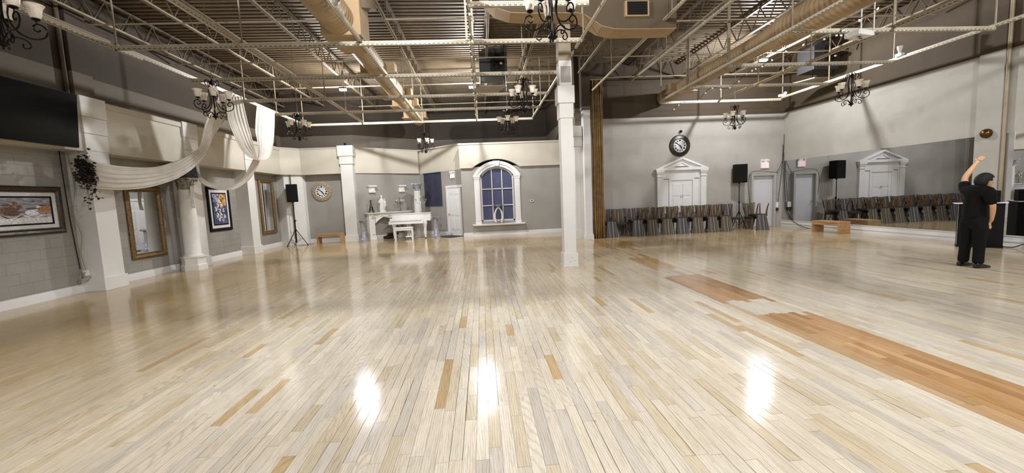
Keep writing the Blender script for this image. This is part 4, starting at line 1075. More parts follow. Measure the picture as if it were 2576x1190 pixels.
# ---- speakers on tripod stands
def tripod(label, x, y, rz, hgt, lr=.43):
    t = thing('speaker_stand', label, 'speaker stand', (x, y, 0), rz)
    MB().cyl((0, 0, .12), (0, 0, 1.05), .019, .019, 10).obj('lower_tube', 'blackmetal', t, smooth=True)
    MB().cyl((0, 0, 1.0), (0, 0, hgt), .014, .014, 10).obj('pole', 'blackmetal', t, smooth=True)
    MB().cyl((0, 0, .98), (0, 0, 1.07), .03, .03, 12).obj('collar', 'black', t, smooth=True)
    MB().cyl((0, 0, .6), (0, 0, .68), .032, .032, 12).obj('hub', 'black', t, smooth=True)
    MB().cyl((.02, 0, 1.03), (.07, 0, 1.03), .012, .012, 8).obj('knob', 'black', t)
    for k in range(3):
        a = k * 2 * PI / 3; ca, sa = math.cos(a), math.sin(a)
        o = MB().bar((.03 * ca, .03 * sa, .64), (lr * ca, lr * sa, .025), .028, .018).obj('leg', 'blackmetal', t)
        MB().bar((.02 * ca, .02 * sa, .14), (lr * .6 * ca, lr * .6 * sa, .30), .018, .01).obj('brace', 'blackmetal', o)
        MB().ball((lr * ca, lr * sa, .022), .022, 8, 6).obj('foot', 'black', o)
    return t
def spk(label, x, y, z, rz, w_=.40, h_=.66, d_=.36):
    t = thing('speaker', label, 'speaker', (x, y, z), rz)
    MB().prism([(-w_ / 2, -d_ / 2), (w_ / 2, -d_ / 2), (w_ / 2 - .05, d_ / 2), (-w_ / 2 + .05, d_ / 2)], 'z', 0, h_).obj('cabinet', 'black', t, bevel=0.02)
    MB().box(-w_ / 2 + .025, w_ / 2 - .025, -d_ / 2 - .008, -d_ / 2, .03, h_ - .03).obj('grille', 'blackmetal', t, bevel=0.003)
    MB().box(-.02, .02, -d_ / 2 - .011, -d_ / 2 - .008, .06, .075).obj('badge', 'heater', t)
    MB().cyl((0, 0, -.06), (0, 0, 0), .024, .024, 10).obj('pole_socket', 'black', t)
    return t
standL = tripod('black tripod speaker stand by the angled corner pilaster at left', -7.72, 17.38, 0.0, 1.72)
spk('black loudspeaker on the left tripod stand, before the corner pilaster', -7.72, 17.38, 1.80, 0.35, .42, .72)
tripod('black tripod speaker stand among the striped chairs at right', 9.90, 15.13, 1.0, 1.70, .28)
spk('black loudspeaker on the right tripod stand, beside the exit door', 9.90, 15.13, 1.78, -0.2, .46, .70)
MB().tube(bez([(0.02, 0, 1.0), (-.08, .1, .6), (.1, .1, .3), (-.16, .08, .1), (.12, -.05, .02), (.4, .1, .02), (.5, .42, .02)], 50), .007, 5).obj('cable', 'blackmetal', standL, smooth=True)

# ---- benches
def bench(label, x, y, rz, ln, dp, h_):
    t = thing('bench', label, 'bench', (x, y, 0), rz)
    MB().box(0, ln, 0, dp, h_ - .045, h_).obj('seat', 'wood', t, bevel=0.004)
    MB().box(0.02, ln - .02, .01, .03, h_ - .13, h_ - .045).obj('front_apron', 'wood', t, bevel=0.003); MB().box(0.02, ln - .02, dp - .03, dp - .01, h_ - .13, h_ - .045).obj('rear_apron', 'wood', t, bevel=0.003)
    for x0 in (0.0, ln - .05): MB().box(x0, x0 + .05, .0, dp, 0, h_ - .045).obj('side_panel', 'wood', t, bevel=0.004)
    return t
bench('low honey pine bench against the wall under the ornate left clock', -7.02, 17.62, -0.10, 1.05, .36, .42)
bench('low honey pine bench against the mirrored wall at right', 11.12, 13.05, -PI / 2 + 0.06, 1.0, .42, .38)

# ---- clocks
def clock(label, x, y, z, r, rimmat, fr, ornate):
    t = thing('wall_clock', label, 'clock', (x, y, z))
    def disc(mb, r_, y0, y1, n=40): return mb.prism([(r_ * math.cos(2 * PI * k / n), r_ * math.sin(2 * PI * k / n)) for k in range(n)], 'y', y0, y1)
    mb = MB(); n = 48; pr = [(r, 0), (r, -.03), (r * .93, -.055), (fr * 1.12, -.045), (fr * 1.03, -.06), (fr, -.03), (fr, 0)]
    rings = [[mb.bm.verts.new((q * math.cos(2 * PI * k / n), d_, q * math.sin(2 * PI * k / n))) for k in range(n)] for q, d_ in pr]
    for A_, B_ in zip(rings, rings[1:]):
        for k in range(n): mb.bm.faces.new((A_[k], A_[(k + 1) % n], B_[(k + 1) % n], B_[k]))
    rim = mb.obj('rim', rimmat, t, smooth=True)
    if ornate:
        mb = MB(); rm = (r + fr) / 2
        for k in range(36):
            a = 2 * PI * k / 36; rr = rm + (.03 if k % 2 else -.03); mb.ball((rr * math.cos(a), -.055, rr * math.sin(a)), .032, 7, 5, (1, .6, 1))
        o = mb.obj('carved_scrolls', rimmat, rim, smooth=True); o['kind'] = 'stuff'
    disc(MB(), fr, -.025, -.005).obj('dial', 'dialwhite', t)
    num = MB(); rom = ['XII', 'I', 'II', 'III', 'IIII', 'V', 'VI', 'VII', 'VIII', 'IX', 'X', 'XI']
    for h_ in range(12):
        a = PI / 2 - h_ * PI / 6; s = rom[h_]; wch = fr * .075; tot = len(s) * wch
        for i, ch in enumerate(s):
            off_ = (i - (len(s) - 1) / 2) * wch; c_ = Vector((math.cos(a), 0, math.sin(a))); tdir = Vector((math.sin(a), 0, -math.cos(a)))
            base_ = c_ * fr * .64 + tdir * off_; tip = c_ * fr * .88 + tdir * off_; yv = Vector((0, -.028, 0)); wd = fr * .055
            if ch == 'I': num.bar(base_ + yv, tip + yv, wd * 1.2, .003, (0, 1, 0))
            elif ch == 'V': num.bar(base_ + yv, tip + yv + tdir * wd, wd * 1.3, .003, (0, 1, 0)); num.bar(base_ + yv, tip + yv - tdir * wd * 1.1, wd * .8, .003, (0, 1, 0))
            else: num.bar(base_ + yv + tdir * wd, tip + yv - tdir * wd, wd * 1.3, .003, (0, 1, 0)); num.bar(base_ + yv - tdir * wd, tip + yv + tdir * wd, wd * .8, .003, (0, 1, 0))
    num.obj('numerals', 'black', t)['kind'] = 'stuff'
    # hands: hour near 4.75, minute near 51
    for ang, ln, wd, nm in ((PI / 2 - 4.85 * PI / 6, fr * .55, fr * .15, 'hour_hand'), (PI / 2 - 51 * PI / 30, fr * .84, fr * .10, 'minute_hand')):
        MB().bar((-.1 * ln * math.cos(ang), -.036, -.1 * ln * math.sin(ang)), (ln * math.cos(ang), -.036, ln * math.sin(ang)), wd, .004, (0, 1, 0)).obj(nm, 'black', t)
    return t
clock('ornate gilt-rimmed wall clock with white dial at left of pilaster', -6.9, 18.345, 2.21, .42, 'ivorygilt', .255, True)
clock('large dark-rimmed wall clock above the white pedimented door', 7.69, YB - .005, 3.30, .41, 'darkframe', .255, False)

# ---- exit signs
def exitsign(label, x, y, z, rz, w_=.32, h_=.24, vertical=False):
    t = thing('exit_sign', label, 'exit sign', (x, y, z), rz)
    MB().box(-w_ / 2, w_ / 2, -.05, 0, 0, h_).obj('case', 'white', t, bevel=.008)
    MB().box(-w_ / 2 + .03, w_ / 2 - .03, -.054, -.05, .03, h_ - .03).obj('lit_panel', 'exitpink', t)
    mb = MB(); lw = (w_ - .1) / 4; hh = h_ - .10; y_ = -.056
    def st(x0, z0, x1, z1): mb.bar((x0, y_, z0), (x1, y_, z1), .016, .003, (0, 1, 0))
    X0 = -w_ / 2 + .05
    z0, z1 = .05, .05 + hh; g_ = lw * .72
    st(X0, z0, X0, z1); [st(X0, q, X0 + g_, q) for q in (z0, (z0 + z1) / 2, z1)]
    X1 = X0 + lw; st(X1, z0, X1 + g_, z1); st(X1, z1, X1 + g_, z0)
    X2 = X1 + lw; st(X2 + g_ / 2, z0, X2 + g_ / 2, z1)
    X3 = X2 + lw; st(X3, z1, X3 + g_, z1); st(X3 + g_ / 2, z0, X3 + g_ / 2, z1)
    mb.obj('letters', 'exitred', t)['kind'] = 'stuff'
    hd = MB().box(-w_ / 2 + .01, w_ / 2 - .01, -.05, -.0, h_, h_ + .10).obj('emergency_lamp_bar', 'white', t)
    for s in (-1, 1): MB().cyl((s * w_ * .33, -.05, h_ + .06), (s * w_ * .33, -.10, h_ + .045), .035, .045, 12).obj('lamp_head', 'white', hd, smooth=True)
    return t
exitsign('red lit EXIT sign on wall above the plain door at right corner', 11.13, YB, 2.30, 0, .34, .26)
adir = math.atan2(-2.13, 2.15)
exitsign('red lit EXIT sign above the six-panel door in the left alcove', -1.24, 18.45, 2.56, adir, .30, .22)

# ---- doors
def sixpanel(parent, w_, h_, mat='white', panels=None, y=-.0):
    rows = [(.12, .36), (.42, .80), (.86, 0.955)] if panels is None else panels
    for (a, b_) in rows:
        for c_ in (0, 1):
            x0 = w_ * (.14 + c_ * .40); x1 = x0 + w_ * .32
            mb = MB(); za, zb = a * h_, b_ * h_
            # raised panel with recessed moulding
            fr_ = .02
            mb.box(x0, x1, y - .006, y, za, zb)
            mb.box(x0 + fr_ * 1.5, x1 - fr_ * 1.5, y - .014, y - .006, za + fr_ * 1.5, zb - fr_ * 1.5)
            mb.obj('door_panel', mat, parent, bevel=.003)
d = thing('door', 'unused', 'door')
bpy.data.objects.remove(d)
# alcove door on the angled wall (start 1.97 m along)
P0 = Vector((-2.95, 20.15)); dv = (Vector((-0.80, 18.02)) - P0).normalized()
def on(s, off=0.0):
    nrm = Vector((-dv.y, dv.x)); q = P0 + dv * s - nrm * off; return (q.x, q.y)
q = on(2.02, .012)
dr = struct(MB().box(0, .86, -.02, .02, .01, 2.14).obj('door_1', 'white', None, (q[0], q[1], 0))); dr.rotation_euler = (0, 0, adir)
sixpanel(dr, .86, 2.14, y=-.02)
MB().ball((.07, -.07, .97), .032, 10, 8).cyl((.07, -.02, .97), (.07, -.07, .97), .012, .012, 8).obj('door_handle', 'chrome', dr, smooth=True)
fr_ = MB(); fr_.box(-.10, 0, -.045, .02, 0, 2.15).box(-.10, 1.0, -.045, .02, 2.15, 2.25)
fo = fr_.obj('door_frame', 'white', dr)
# plain door in right room
dr = struct(MB().box(0, .84, 0, .04, .01, 2.02).obj('door_2', 'doorpaint', None, (10.60, YB - .03, 0)))
MB().ball((.08, -.06, .95), .03, 10, 8).cyl((.08, 0, .95), (.08, -.06, .95), .012, .012, 8).obj('door_handle', 'chrome', dr, smooth=True)
MB().box(-.08, 0, -.12, .03, 0, 2.10).box(.84, .92, -.12, .03, 0, 2.10).box(0, .84, -.12, .03, 2.02, 2.10).obj('door_frame', 'rwall', dr)
MB().tube(bez([(-.1, -.06, 0.9), (-.1, -.06, 2.12), (.94, -.06, 2.13), (1.0, -.05, 2.15), (1.22, -.05, 2.62), (1.27, -.05, 3.6)], 60), .008, 5).obj('cable', 'blackmetal', dr, smooth=True)
# big pedimented door surround
cx = 7.74
t = thing('door_surround', 'white pedimented double door surround below the dark clock', 'door surround', (cx, YB, 0))
for s in (-1, 1):
    o = MB().box(min(s * .98, s * .76), max(s * .98, s * .76), -.09, 0, 0, 2.24).obj('pilaster', 'white', t, bevel=.004)
    for (z0, z1, e) in ((2.12, 2.17, .015), (2.24, 2.30, .02), (2.30, 2.36, .045)): MB().box(min(s * .98, s * .76) - e, max(s * .98, s * .76) + e, -.10 - e, 0, z0, z1).obj('capital_band', 'white', o)
    MB().box(min(s * .72, s * .50), max(s * .72, s * .50), -.025, 0, 0, 2.02).obj('side_panel', 'white', t, bevel=.004)
MB().box(-.76, .76, -.05, 0, 2.05, 2.36).obj('frieze', 'white', t); MB().box(-1.04, 1.04, -.15, 0, 2.36, 2.42).obj('cornice', 'white', t, bevel=.004)
for s in (-1, 1): MB().box(min(s * .76, s * .72), max(s * .76, s * .72), -.05, 0, 0, 2.05).box(min(s * .50, s * .44), max(s * .50, s * .44), -.06, 0, 0, 2.05).obj('inner_frame', 'white', t)
MB().box(-.44, .44, -.06, 0, 1.98, 2.05).obj('head_rail', 'white', t)
dl = MB().box(-.44, .44, -.03, 0, .01, 1.98).obj('door_leaf', 'white', t)
for (a, b_) in ((.10, .62), (.70, 1.30), (1.38, 1.85)):
    for s in (-1, 1): MB().box(s * .20 - .15, s * .20 + .15, -.042, -.03, a, b_).obj('door_panel', 'white', dl, bevel=.008)
MB().tube([(.045 * math.sin(a), -.06, 1.34 - .05 * math.cos(a)) for a in np.linspace(.6, 5.7, 14)], .007, 6).cyl((0, -.03, 1.4), (0, -.065, 1.4), .015, .015, 8).obj('door_knocker', 'chrome', dl, smooth=True)
mb = MB(); outer = [(-1.06, 2.42), (1.06, 2.42), (0, 2.86)]; inner = [(-.78, 2.47), (.78, 2.47), (0, 2.78)]
for i in range(3):
    j = (i + 1) % 3; mb.prism([outer[i], outer[j], inner[j], inner[i]], 'y', -.15, 0)
pd = mb.obj('pediment', 'white', t)
MB().prism(inner, 'y', -.05, 0).obj('tympanum', 'white', pd)
mb = MB(); A1 = [(-.34, 2.50), (.34, 2.50), (0, 2.69)]; B1 = [(-.22, 2.53), (.22, 2.53), (0, 2.65)]
for i in range(3):
    j = (i + 1) % 3; mb.prism([A1[i], A1[j], B1[j], B1[i]], 'y', -.085, -.05)
mb.obj('inner_moulding', 'white', pd); MB().box(-.25, .25, -.1, -.05, 2.49, 2.51).obj('ledge', 'legwood', pd)

# ---- curtain at divider
t = thing('curtain', 'gold brown floor-length curtain beside the white dividing pier', 'curtain', (0, 0, 0))
V = []; F = []; n = 90
for i in range(n):
    f_ = i / (n - 1); x = 3.95 + .38 * f_; y = 14.30 + .09 * math.sin(f_ * 5.5 * 2 * PI) + .02 * math.sin(f_ * 29)
    for z in (.015, 1.5, 3.2, 5.5):
        V.append((x + .012 * math.sin(z * 2 + f_ * 9), y + .02 * math.sin(z * 1.3 + f_ * 11), z))
for i in range(n - 1):
    for j in range(3): a = i * 4 + j; F.append((a, a + 4, a + 5, a + 1))
me = bpy.data.meshes.new('cloth'); me.from_pydata(V, [], F); me.materials.append(MAT['curtain'])
for p in me.polygons: p.use_smooth = True
o = bpy.data.objects.new('cloth', me); COL.objects.link(o); o.parent = t; so = o.modifiers.new('thick', 'SOLIDIFY'); so.thickness = .01
MB().cyl((3.92, 14.30, 5.53), (4.36, 14.30, 5.53), .02, .02, 8).obj('rail', 'hanger', t)

# ---- thermostat
t = thing('thermostat', 'small white thermostat on the grey wall right of the arched window', 'thermostat', (2.13, YW, 1.38))
MB().box(-.07, .07, -.025, 0, 0, .10).obj('case', 'white', t, bevel=.005); MB().box(-.035, .035, -.028, -.025, .04, .08).obj('display', 'black', t); MB().box(-.07, .07, -.02, 0, -.03, -.005).obj('lower_plate', 'hanger', t)

# ---- tusk bowl stand on window sill
t = thing('bowl_stand', 'silver bowl on two white curved tusks standing on the window sill', 'ornament', (.67, YW - .10, .52))
MB().box(-.17, .17, -.08, .08, 0, .035).obj('base', 'chrome', t, bevel=.005)
for s in (-1, 1):
    o = MB().tube(bez([(s * .11, 0, .05), (s * .16, 0, .22), (s * .15, 0, .42), (s * .09, 0, .58), (s * .0, 0, .69)], 24), [.056 - .034 * i / 24 for i in range(25)], 10).obj('tusk', 'plaster', t, smooth=True)
    MB().cyl((s * .11, 0, .03), (s * .115, 0, .13), .05, .048, 12).obj('ferrule', 'chrome', o, smooth=True)
MB().ball((0, 0, .68), .03, 8, 6).obj('joint', 'chrome', t, smooth=True)
MB().lathe([(.02, .69), (.05, .71), (.15, .76), (.19, .80), (.18, .80), (.14, .77), (.04, .725), (.002, .72)], 24, caps=False).obj('bowl', 'chrome', t, smooth=True)

# ---- alcove furniture
mdir = math.atan2(2.0, 2.5)
# navy blind on angled wall
q = on(.36, .015)
t = thing('window_blind', 'dark navy blind panel on the alcove wall left of the six-panel door', 'blind', (q[0], q[1], 0), adir)
MB().box(0, 1.24, -.02, 0, 1.35, 2.90).obj('blind', 'navy', t); MB().cyl((0, -.03, 2.88), (1.24, -.03, 2.88), .03, .03, 10).obj('roller', 'navy', t, smooth=True)
# mantel
t = thing('fireplace_mantel', 'carved white fireplace surround angled against the alcove wall behind piano', 'fireplace', (-4.95, 18.12, 0), mdir)
ML = 2.05
MB().box(-.05, ML + .05, -.08, .30, 1.16, 1.20).box(-.02, ML + .02, -.05, .30, 1.12, 1.16).obj('mantel_shelf', 'plaster', t, bevel=.006)
for x0 in (.02, ML - .34):
    o = MB().prism([(x0, 0), (x0 + .32, 0), (x0 + .30, .12), (x0 + .26, .2), (x0 + .26, .95), (x0 + .32, 1.12), (x0, 1.12)] if x0 < 1 else [(x0, 0), (x0 + .32, 0), (x0 + .32, 1.12), (x0, 1.12), (x0 + .06, .95), (x0 + .06, .2), (x0 + .02, .12)], 'y', 0, .28).obj('jamb', 'plaster', t, bevel=.006)
    mb = MB(); volute(mb, (x0 + .16, -.03, 1.0), 0, .07, .022); mb.box(x0 + .10, x0 + .22, -.025, 0, .25, .85); mb.obj('carved_bracket', 'plaster', o)
po = []
for i in range(21):
    f_ = i / 20; xx = .30 + (ML - .6) * f_; zz = .86 + .10 * math.sin(f_ * PI) - .06 * math.cos(f_ * 4 * PI) * math.sin(f_ * PI) - (0.14 * (abs(2 * f_ - 1) ** 6)); po.append((xx, zz))
mb = MB()
for (xa, za), (xb, zb) in zip(po, po[1:]): mb.prism([(xa, za), (xb, zb), (xb, 1.12), (xa, 1.12)], 'y', 0, .28)
fz = mb.obj('frieze', 'plaster', t)
MB().tube([(x_, -.01, z_ + .03) for x_, z_ in po], .022, 6).obj('arch_moulding', 'plaster', fz, smooth=True)
mb = MB(); volute(mb, (ML / 2 - .08, -.02, 1.02), 0, .07, .02); volute(mb, (ML / 2 + .1, -.02, 1.02), 0, .07, .02); mb.tube(bez([(.45, -.01, 1.0), (.6, -.02, 1.06), (.75, -.02, 1.0), (.9, -.02, 1.05)], 16), .02, 6).tube(bez([(ML - .45, -.01, 1.0), (ML - .6, -.02, 1.06), (ML - .75, -.02, 1.0), (ML - .9, -.02, 1.05)], 16), .02, 6)
mb.obj('carved_ornament', 'plaster', fz, smooth=True)
def on_m(s, off): 
    v_ = Vector((math.cos(mdir), math.sin(mdir))); n_ = Vector((math.sin(mdir), -math.cos(mdir))); q_ = Vector((-4.95, 18.12)) + v_ * s + n_ * off; return q_.x, q_.y
# logs
for k, (dx, dy, dz, a, lb) in enumerate(((0.0, 0, .065, .3, 'front dark firewood log lying on the floor inside the mantel opening'), (.05, .16, .065, .1, 'rear dark firewood log on the floor inside the mantel opening'), (.08, .08, .19, .6, 'dark firewood log resting on top of the other two'))):
    x, y = on_m(.95 + dx, -.02 - dy * .5)
    t = thing('firewood_log', lb, 'log', (x + dx, y - .15 + dy, dz), a, 'firewood in the mantel')
    mb = MB(); mb.tube([(-.26, 0, 0), (-.1, .01, .005), (.1, -.01, 0), (.26, 0, .005)], [.06, .066, .06, .056], 9); mb.obj('bark', 'bark', t)
    MB().cyl((-.265, 0, 0), (-.26, 0, 0), .05, .05, 9).obj('cut_end', 'wood', t)
# statue (two standing figures group)
x, y = on_m(.72, -.08)
t = thing('statue', 'cream plaster statue of standing mother and child on the mantel', 'statue', (x, y, 1.20), .3)
MB().lathe([(.14, 0), (.15, .02), (.13, .05), (.12, .06)], 16).obj('plinth', 'plaster', t)
mb = MB()
mb.lathe([(.11, .05), (.12, .15), (.10, .3), (.085, .45), (.09, .52), (.07, .58), (.035, .61), (.03, .63)], 16, (-.03, 0, 0), flute=.12, nf=5)
mb.ball((-.03, -.01, .68), .05, 12, 10, (.85, .95, 1.15)); mb.ball((-.03, .015, .70), .055, 12, 8)
mb.tube(bez([(.05, -.02, .53), (.11, -.05, .44), (.09, -.10, .40)], 10), [.035] * 9 + [.025, .025], 8) if False else mb.tube([(.05, -.02, .53), (.10, -.05, .45), (.07, -.10, .42)], [.036, .03, .024], 8)
mb.tube([(-.11, -.02, .53), (-.15, -.05, .42), (-.08, -.10, .40)], [.036, .03, .024], 8)
mb.lathe([(.05, .25), (.065, .35), (.055, .46), (.03, .52)], 12, (.09, -.05, 0), flute=.1, nf=5); mb.ball((.09, -.06, .56), .038, 10, 8, (.9, 1, 1.1)); mb.tube([(.12, -.05, .48), (.13, -.09, .40)], [.02, .016], 6); mb.tube([(.08, -.08, .27), (.07, -.10, .15)], [.028, .02], 6)
mb.obj('figures', 'plaster', t, smooth=True)
# tower figurine
x, y = on_m(.18, -.07)
t = thing('tower_figurine', 'small dark openwork tower figurine at left end of the mantel', 'figurine', (x, y, 1.201))
mb = MB()
for sx in (-1, 1):
    for sy in (-1, 1): mb.tube(bez([(sx * .10, sy * .10, 0), (sx * .05, sy * .05, .18), (sx * .02, sy * .02, .36), (0, 0, .55)], 12), [.016 - .010 * i / 12 for i in range(13)], 5)
for z, q_ in ((.12, .075), (.24, .045)): mb.box(-q_, q_, -q_, q_, z, z + .015)
mb.box(-.035, .035, -.035, .035, .50, .53)
mb.obj('lattice', 'iron', t)['kind'] = 'stuff'
# candelabras
def candelabra(label, x, y, z, n, R, H, mat='chrome', cup=False):
    t = thing('candelabra', label, 'candelabra', (x, y, z))
    MB().lathe([(.075, 0), (.07, .02), (.025, .04), (.014, .08), (.018, .14), (.011, .2), (.010, H * .6), (.02, H * .63), (.010, H * .68), (.012, H * .9), (.03, H * .92), (.03, H * .96), (.01, H)], 12).obj('stem', mat, t, smooth=True)
    for k in range(n):
        a = 2 * PI * k / n + .3; ca, sa = math.cos(a), math.sin(a)
        o = MB().tube(bez([(0, 0, H * .62), (R * .35 * ca, R * .35 * sa, H * .54), (R * .75 * ca, R * .75 * sa, H * .58), (R * ca, R * sa, H * .72)], 14), .008, 6).obj('arm', mat, t, smooth=True)
        MB().lathe([(.008, 0), (.03, .012), (.034, .03), (.02, .035), (.02, .07), (.002, .075)], 10, (R * ca, R * sa, H * .72)).obj('candle_cup', 'shade' if not cup else mat, o, smooth=True)
    return t
x, y = on_m(1.58, -.10)
candelabra('gilt five-arm candelabra with pale cups at the right end of the mantel', x, y, 1.20, 5, .18, .62, 'gold')
candelabra('silver candelabra with curved arms standing on the white piano lid', -2.68, 18.25, 1.125, 4, .22, .72, 'chrome', True)
# corbels
wm = Vector((-2.95 + 5.45, 20.15 - 18.15)).normalized(); wn = Vector((wm.y, -wm.x))
for (s, lb) in ((.58, 'left white plaster corbel bracket on the wall above the mantel'), (2.02, 'right white plaster corbel bracket on the wall above the mantel')):
    q_ = Vector((-5.45, 18.15)) + wm * s
    t = thing('wall_corbel', lb, 'corbel', (q_.x, q_.y, 2.06), math.atan2(wm.y, wm.x), 'plaster corbels above the mantel')
    MB().prism([(0, 0), (-.10, .02), (-.10, .06), (-.07, .12), (-.09, .22), (-.16, .28), (0, .28)], 'x', .02, .30).obj('scroll', 'plaster', t, bevel=.004)
    MB().box(-.02, .34, -.19, 0, .28, .33).obj('top_shelf', 'plaster', t, bevel=.004)
    MB().box(.08, .24, -.115, -.07, .05, .2).obj('front_leaf', 'plaster', t, bevel=.01)
# fluted column behind piano
t = column('tall white fluted column with leafy grey capital behind the piano', -2.93, 18.95, 0, 2.42, .165, .14, .2, 'silver', 'plaster', False, .06, .36)
# pedestals
def pedestal(label, x, y):
    t = thing('pedestal', label, 'pedestal', (x, y, 0), 0, 'silver leaf pedestals in the alcove')
    MB().box(-.19, .19, -.19, .19, 0, .05).obj('foot', 'silver', t, bevel=.006)
    MB().lathe([(.15, .05), (.16, .08), (.12, .12), (.105, .14), (.09, .7), (.11, .74)], 48, flute=.06, nf=10).obj('shaft', 'silver', t, smooth=True)
    mb = MB(); acanthus(mb, .085, .72, .12, 8, .07, .035); 
    for k in range(4):
        a = PI / 4 + k * PI / 2; volute(mb, (.17 * math.cos(a), .17 * math.sin(a), .87), a, .045, .02)
    mb.lathe([(.09, .72), (.11, .84), (.17, .90), (.17, .915)], 20); mb.obj('capital', 'silver', t)
    return t
pedestal('silver fluted pedestal left of the mantel', -5.10, 17.72)
pedestal('silver fluted pedestal right of the piano', -2.06, 17.9)
# grand piano: keyboard side to the left-front, body along wall
t = thing('grand_piano', 'white lacquered grand piano in the alcove under a candelabra', 'piano', (-3.88, 17.75, 0))
body = [(0, 0), (1.38, -.02), (1.66, .22), (1.62, .62), (1.1, .95), (.55, 1.15), (0.1, 1.15)]
body = [(.0, .0), (1.30, .0), (1.62, .16), (1.62, .5), (1.35, .72), (1.0, .8), (.7, .95), (.25, 1.05), (.0, 1.05)]
MB().prism(body, 'z', .76, 1.08).obj('case', 'lacquer', t, bevel=.01)
MB().prism([(u - .02 if u < .1 else u + .02, v_ - .02 if v_ < .3 else v_ + .02) for u, v_ in body], 'z', 1.08, 1.11).obj('lid', 'lacquer', t, bevel=.006)
MB().box(-.14, 1.32, -.07, .10, .66, .80).obj('key_bed', 'lacquer', t, bevel=.01)
MB().box(-.08, 1.25, -.10, -.04, .80, .92).obj('fallboard', 'lacquer', t, bevel=.01)
for (lx, ly) in ((.05, .1), (1.36, .12), (.55, .85)):
    o = MB().lathe([(.045, .05), (.04, .12), (.055, .2), (.06, .45), (.085, .6), (.10, .64), (.10, .78)], 8, (lx, ly, 0)).obj('leg', 'lacquer', t, smooth=False)
    MB().ball((lx, ly, .03), .03, 8, 6).obj('caster', 'bronze', o, smooth=True)
ly_ = MB().box(.58, .62, .2, .24, .12, .7).obj('pedal_post', 'lacquer', t); MB().box(.68, .72, .2, .24, .12, .7).obj('pedal_post', 'lacquer', t); MB().box(.5, .8, .15, .29, .07, .13).obj('pedal_box', 'lacquer', t, bevel=.01)
# piano bench
t = thing('piano_bench', 'white padded piano bench in front of the white piano', 'bench', (-3.7, 17.1, 0), .05)
MB().box(0, .78, 0, .34, .50, .56).obj('seat_cushion', 'lacquer', t, bevel=.025); MB().box(.02, .76, .02, .32, .43, .50).obj('apron', 'lacquer', t)
for x0 in (.04, .74):
    for y0 in (.04, .30): MB().prism([(x0 - .025, y0 - .025), (x0 + .025, y0 - .025), (x0 + .025, y0 + .025), (x0 - .025, y0 + .025)], 'z', 0, .45).obj('leg', 'lacquer', t)
# doormat
q = on(2.0, .12)
t = tag(MB().prism([(0, 0), (1.0, 0), (1.0, -.75), (0, -.75)], 'z', .001, .012).obj('floor_mat', 'rubber', None, (q[0], q[1], 0)), 'charcoal floor mat before the six-panel alcove door', 'mat'); t.rotation_euler = (0, 0, adir)

# ---- dining chairs
def chair(name, label, fab, legm='legwood'):
    t = thing(name, label, 'chair', (0, 0, 0))
    # seat: front at -y, back at +y
    mb = MB(); n = 6
    MB().box(-.225, .225, -.24, .22, .40, .48).obj('seat', 'seatfab', t, bevel=.025)
    mb = MB(); rows = []
    for iz in range(7):
        f_ = iz / 6; z = .42 + .56 * f_; wd = .165 + .083 * f_; yb = .20 + .10 * f_ ** 1.4; row = []
        for ix in range(7):
            g_ = ix / 3 - 1; row.append((g_ * wd, yb - .02 * g_ * g_ * 0 + .025 * (1 - g_ * g_), z + (0.022 * g_ * g_ if iz == 6 else 0)))
        rows.append(row)
    fv = [[mb.bm.verts.new((x, y - .025, z)) for x, y, z in r] for r in rows]; bv = [[mb.bm.verts.new((x, y + .03, z)) for x, y, z in r] for r in rows]
    for G, flip in ((fv, 0), (bv, 1)):
        for a in range(6):
            for b_ in range(6): mb.bm.faces.new((G[a][b_], G[a][b_ + 1], G[a + 1][b_ + 1], G[a + 1][b_]))
    for a in range(6):
        mb.bm.faces.new((fv[a][0], fv[a + 1][0], bv[a + 1][0], bv[a][0])); mb.bm.faces.new((fv[a][6], fv[a + 1][6], bv[a + 1][6], bv[a][6]))
        mb.bm.faces.new((fv[0][a], fv[0][a + 1], bv[0][a + 1], bv[0][a])); mb.bm.faces.new((fv[6][a], fv[6][a + 1], bv[6][a + 1], bv[6][a]))
    mb.obj('backrest', fab, t, smooth=True)
    for s in (-1, 1):
        MB().tube([(s * .20, -.20, .42), (s * .205, -.215, .30), (s * .20, -.215, .12), (s * .195, -.205, 0.004)], [.03, .028, .021, .015], 6).obj('leg', legm, t, smooth=True)
        MB().tube([(s * .19, .19, .42), (s * .185, .215, .28), (s * .19, .26, .12), (s * .20, .315, 0.004)], [.03, .027, .021, .016], 6).obj('leg', legm, t, smooth=True)
    return t
kk = YB / 15.1
ux = [4.60, 5.10, 5.60, 6.12, 6.70, 7.26, 7.86, 8.41, 8.94, 9.47, 10.26]
inv = {0: 'g', 2: 'g', 3: 't', 4: 't', 5: 'g', 6: 't', 7: 't', 8: 't', 10: 'g'}
ordn = ['first', 'second', 'third', 'fourth', 'fifth', 'sixth', 'seventh', 'eighth', 'ninth', 'tenth', 'eleventh']
protos = {}
YU = 14.92
invn = 0
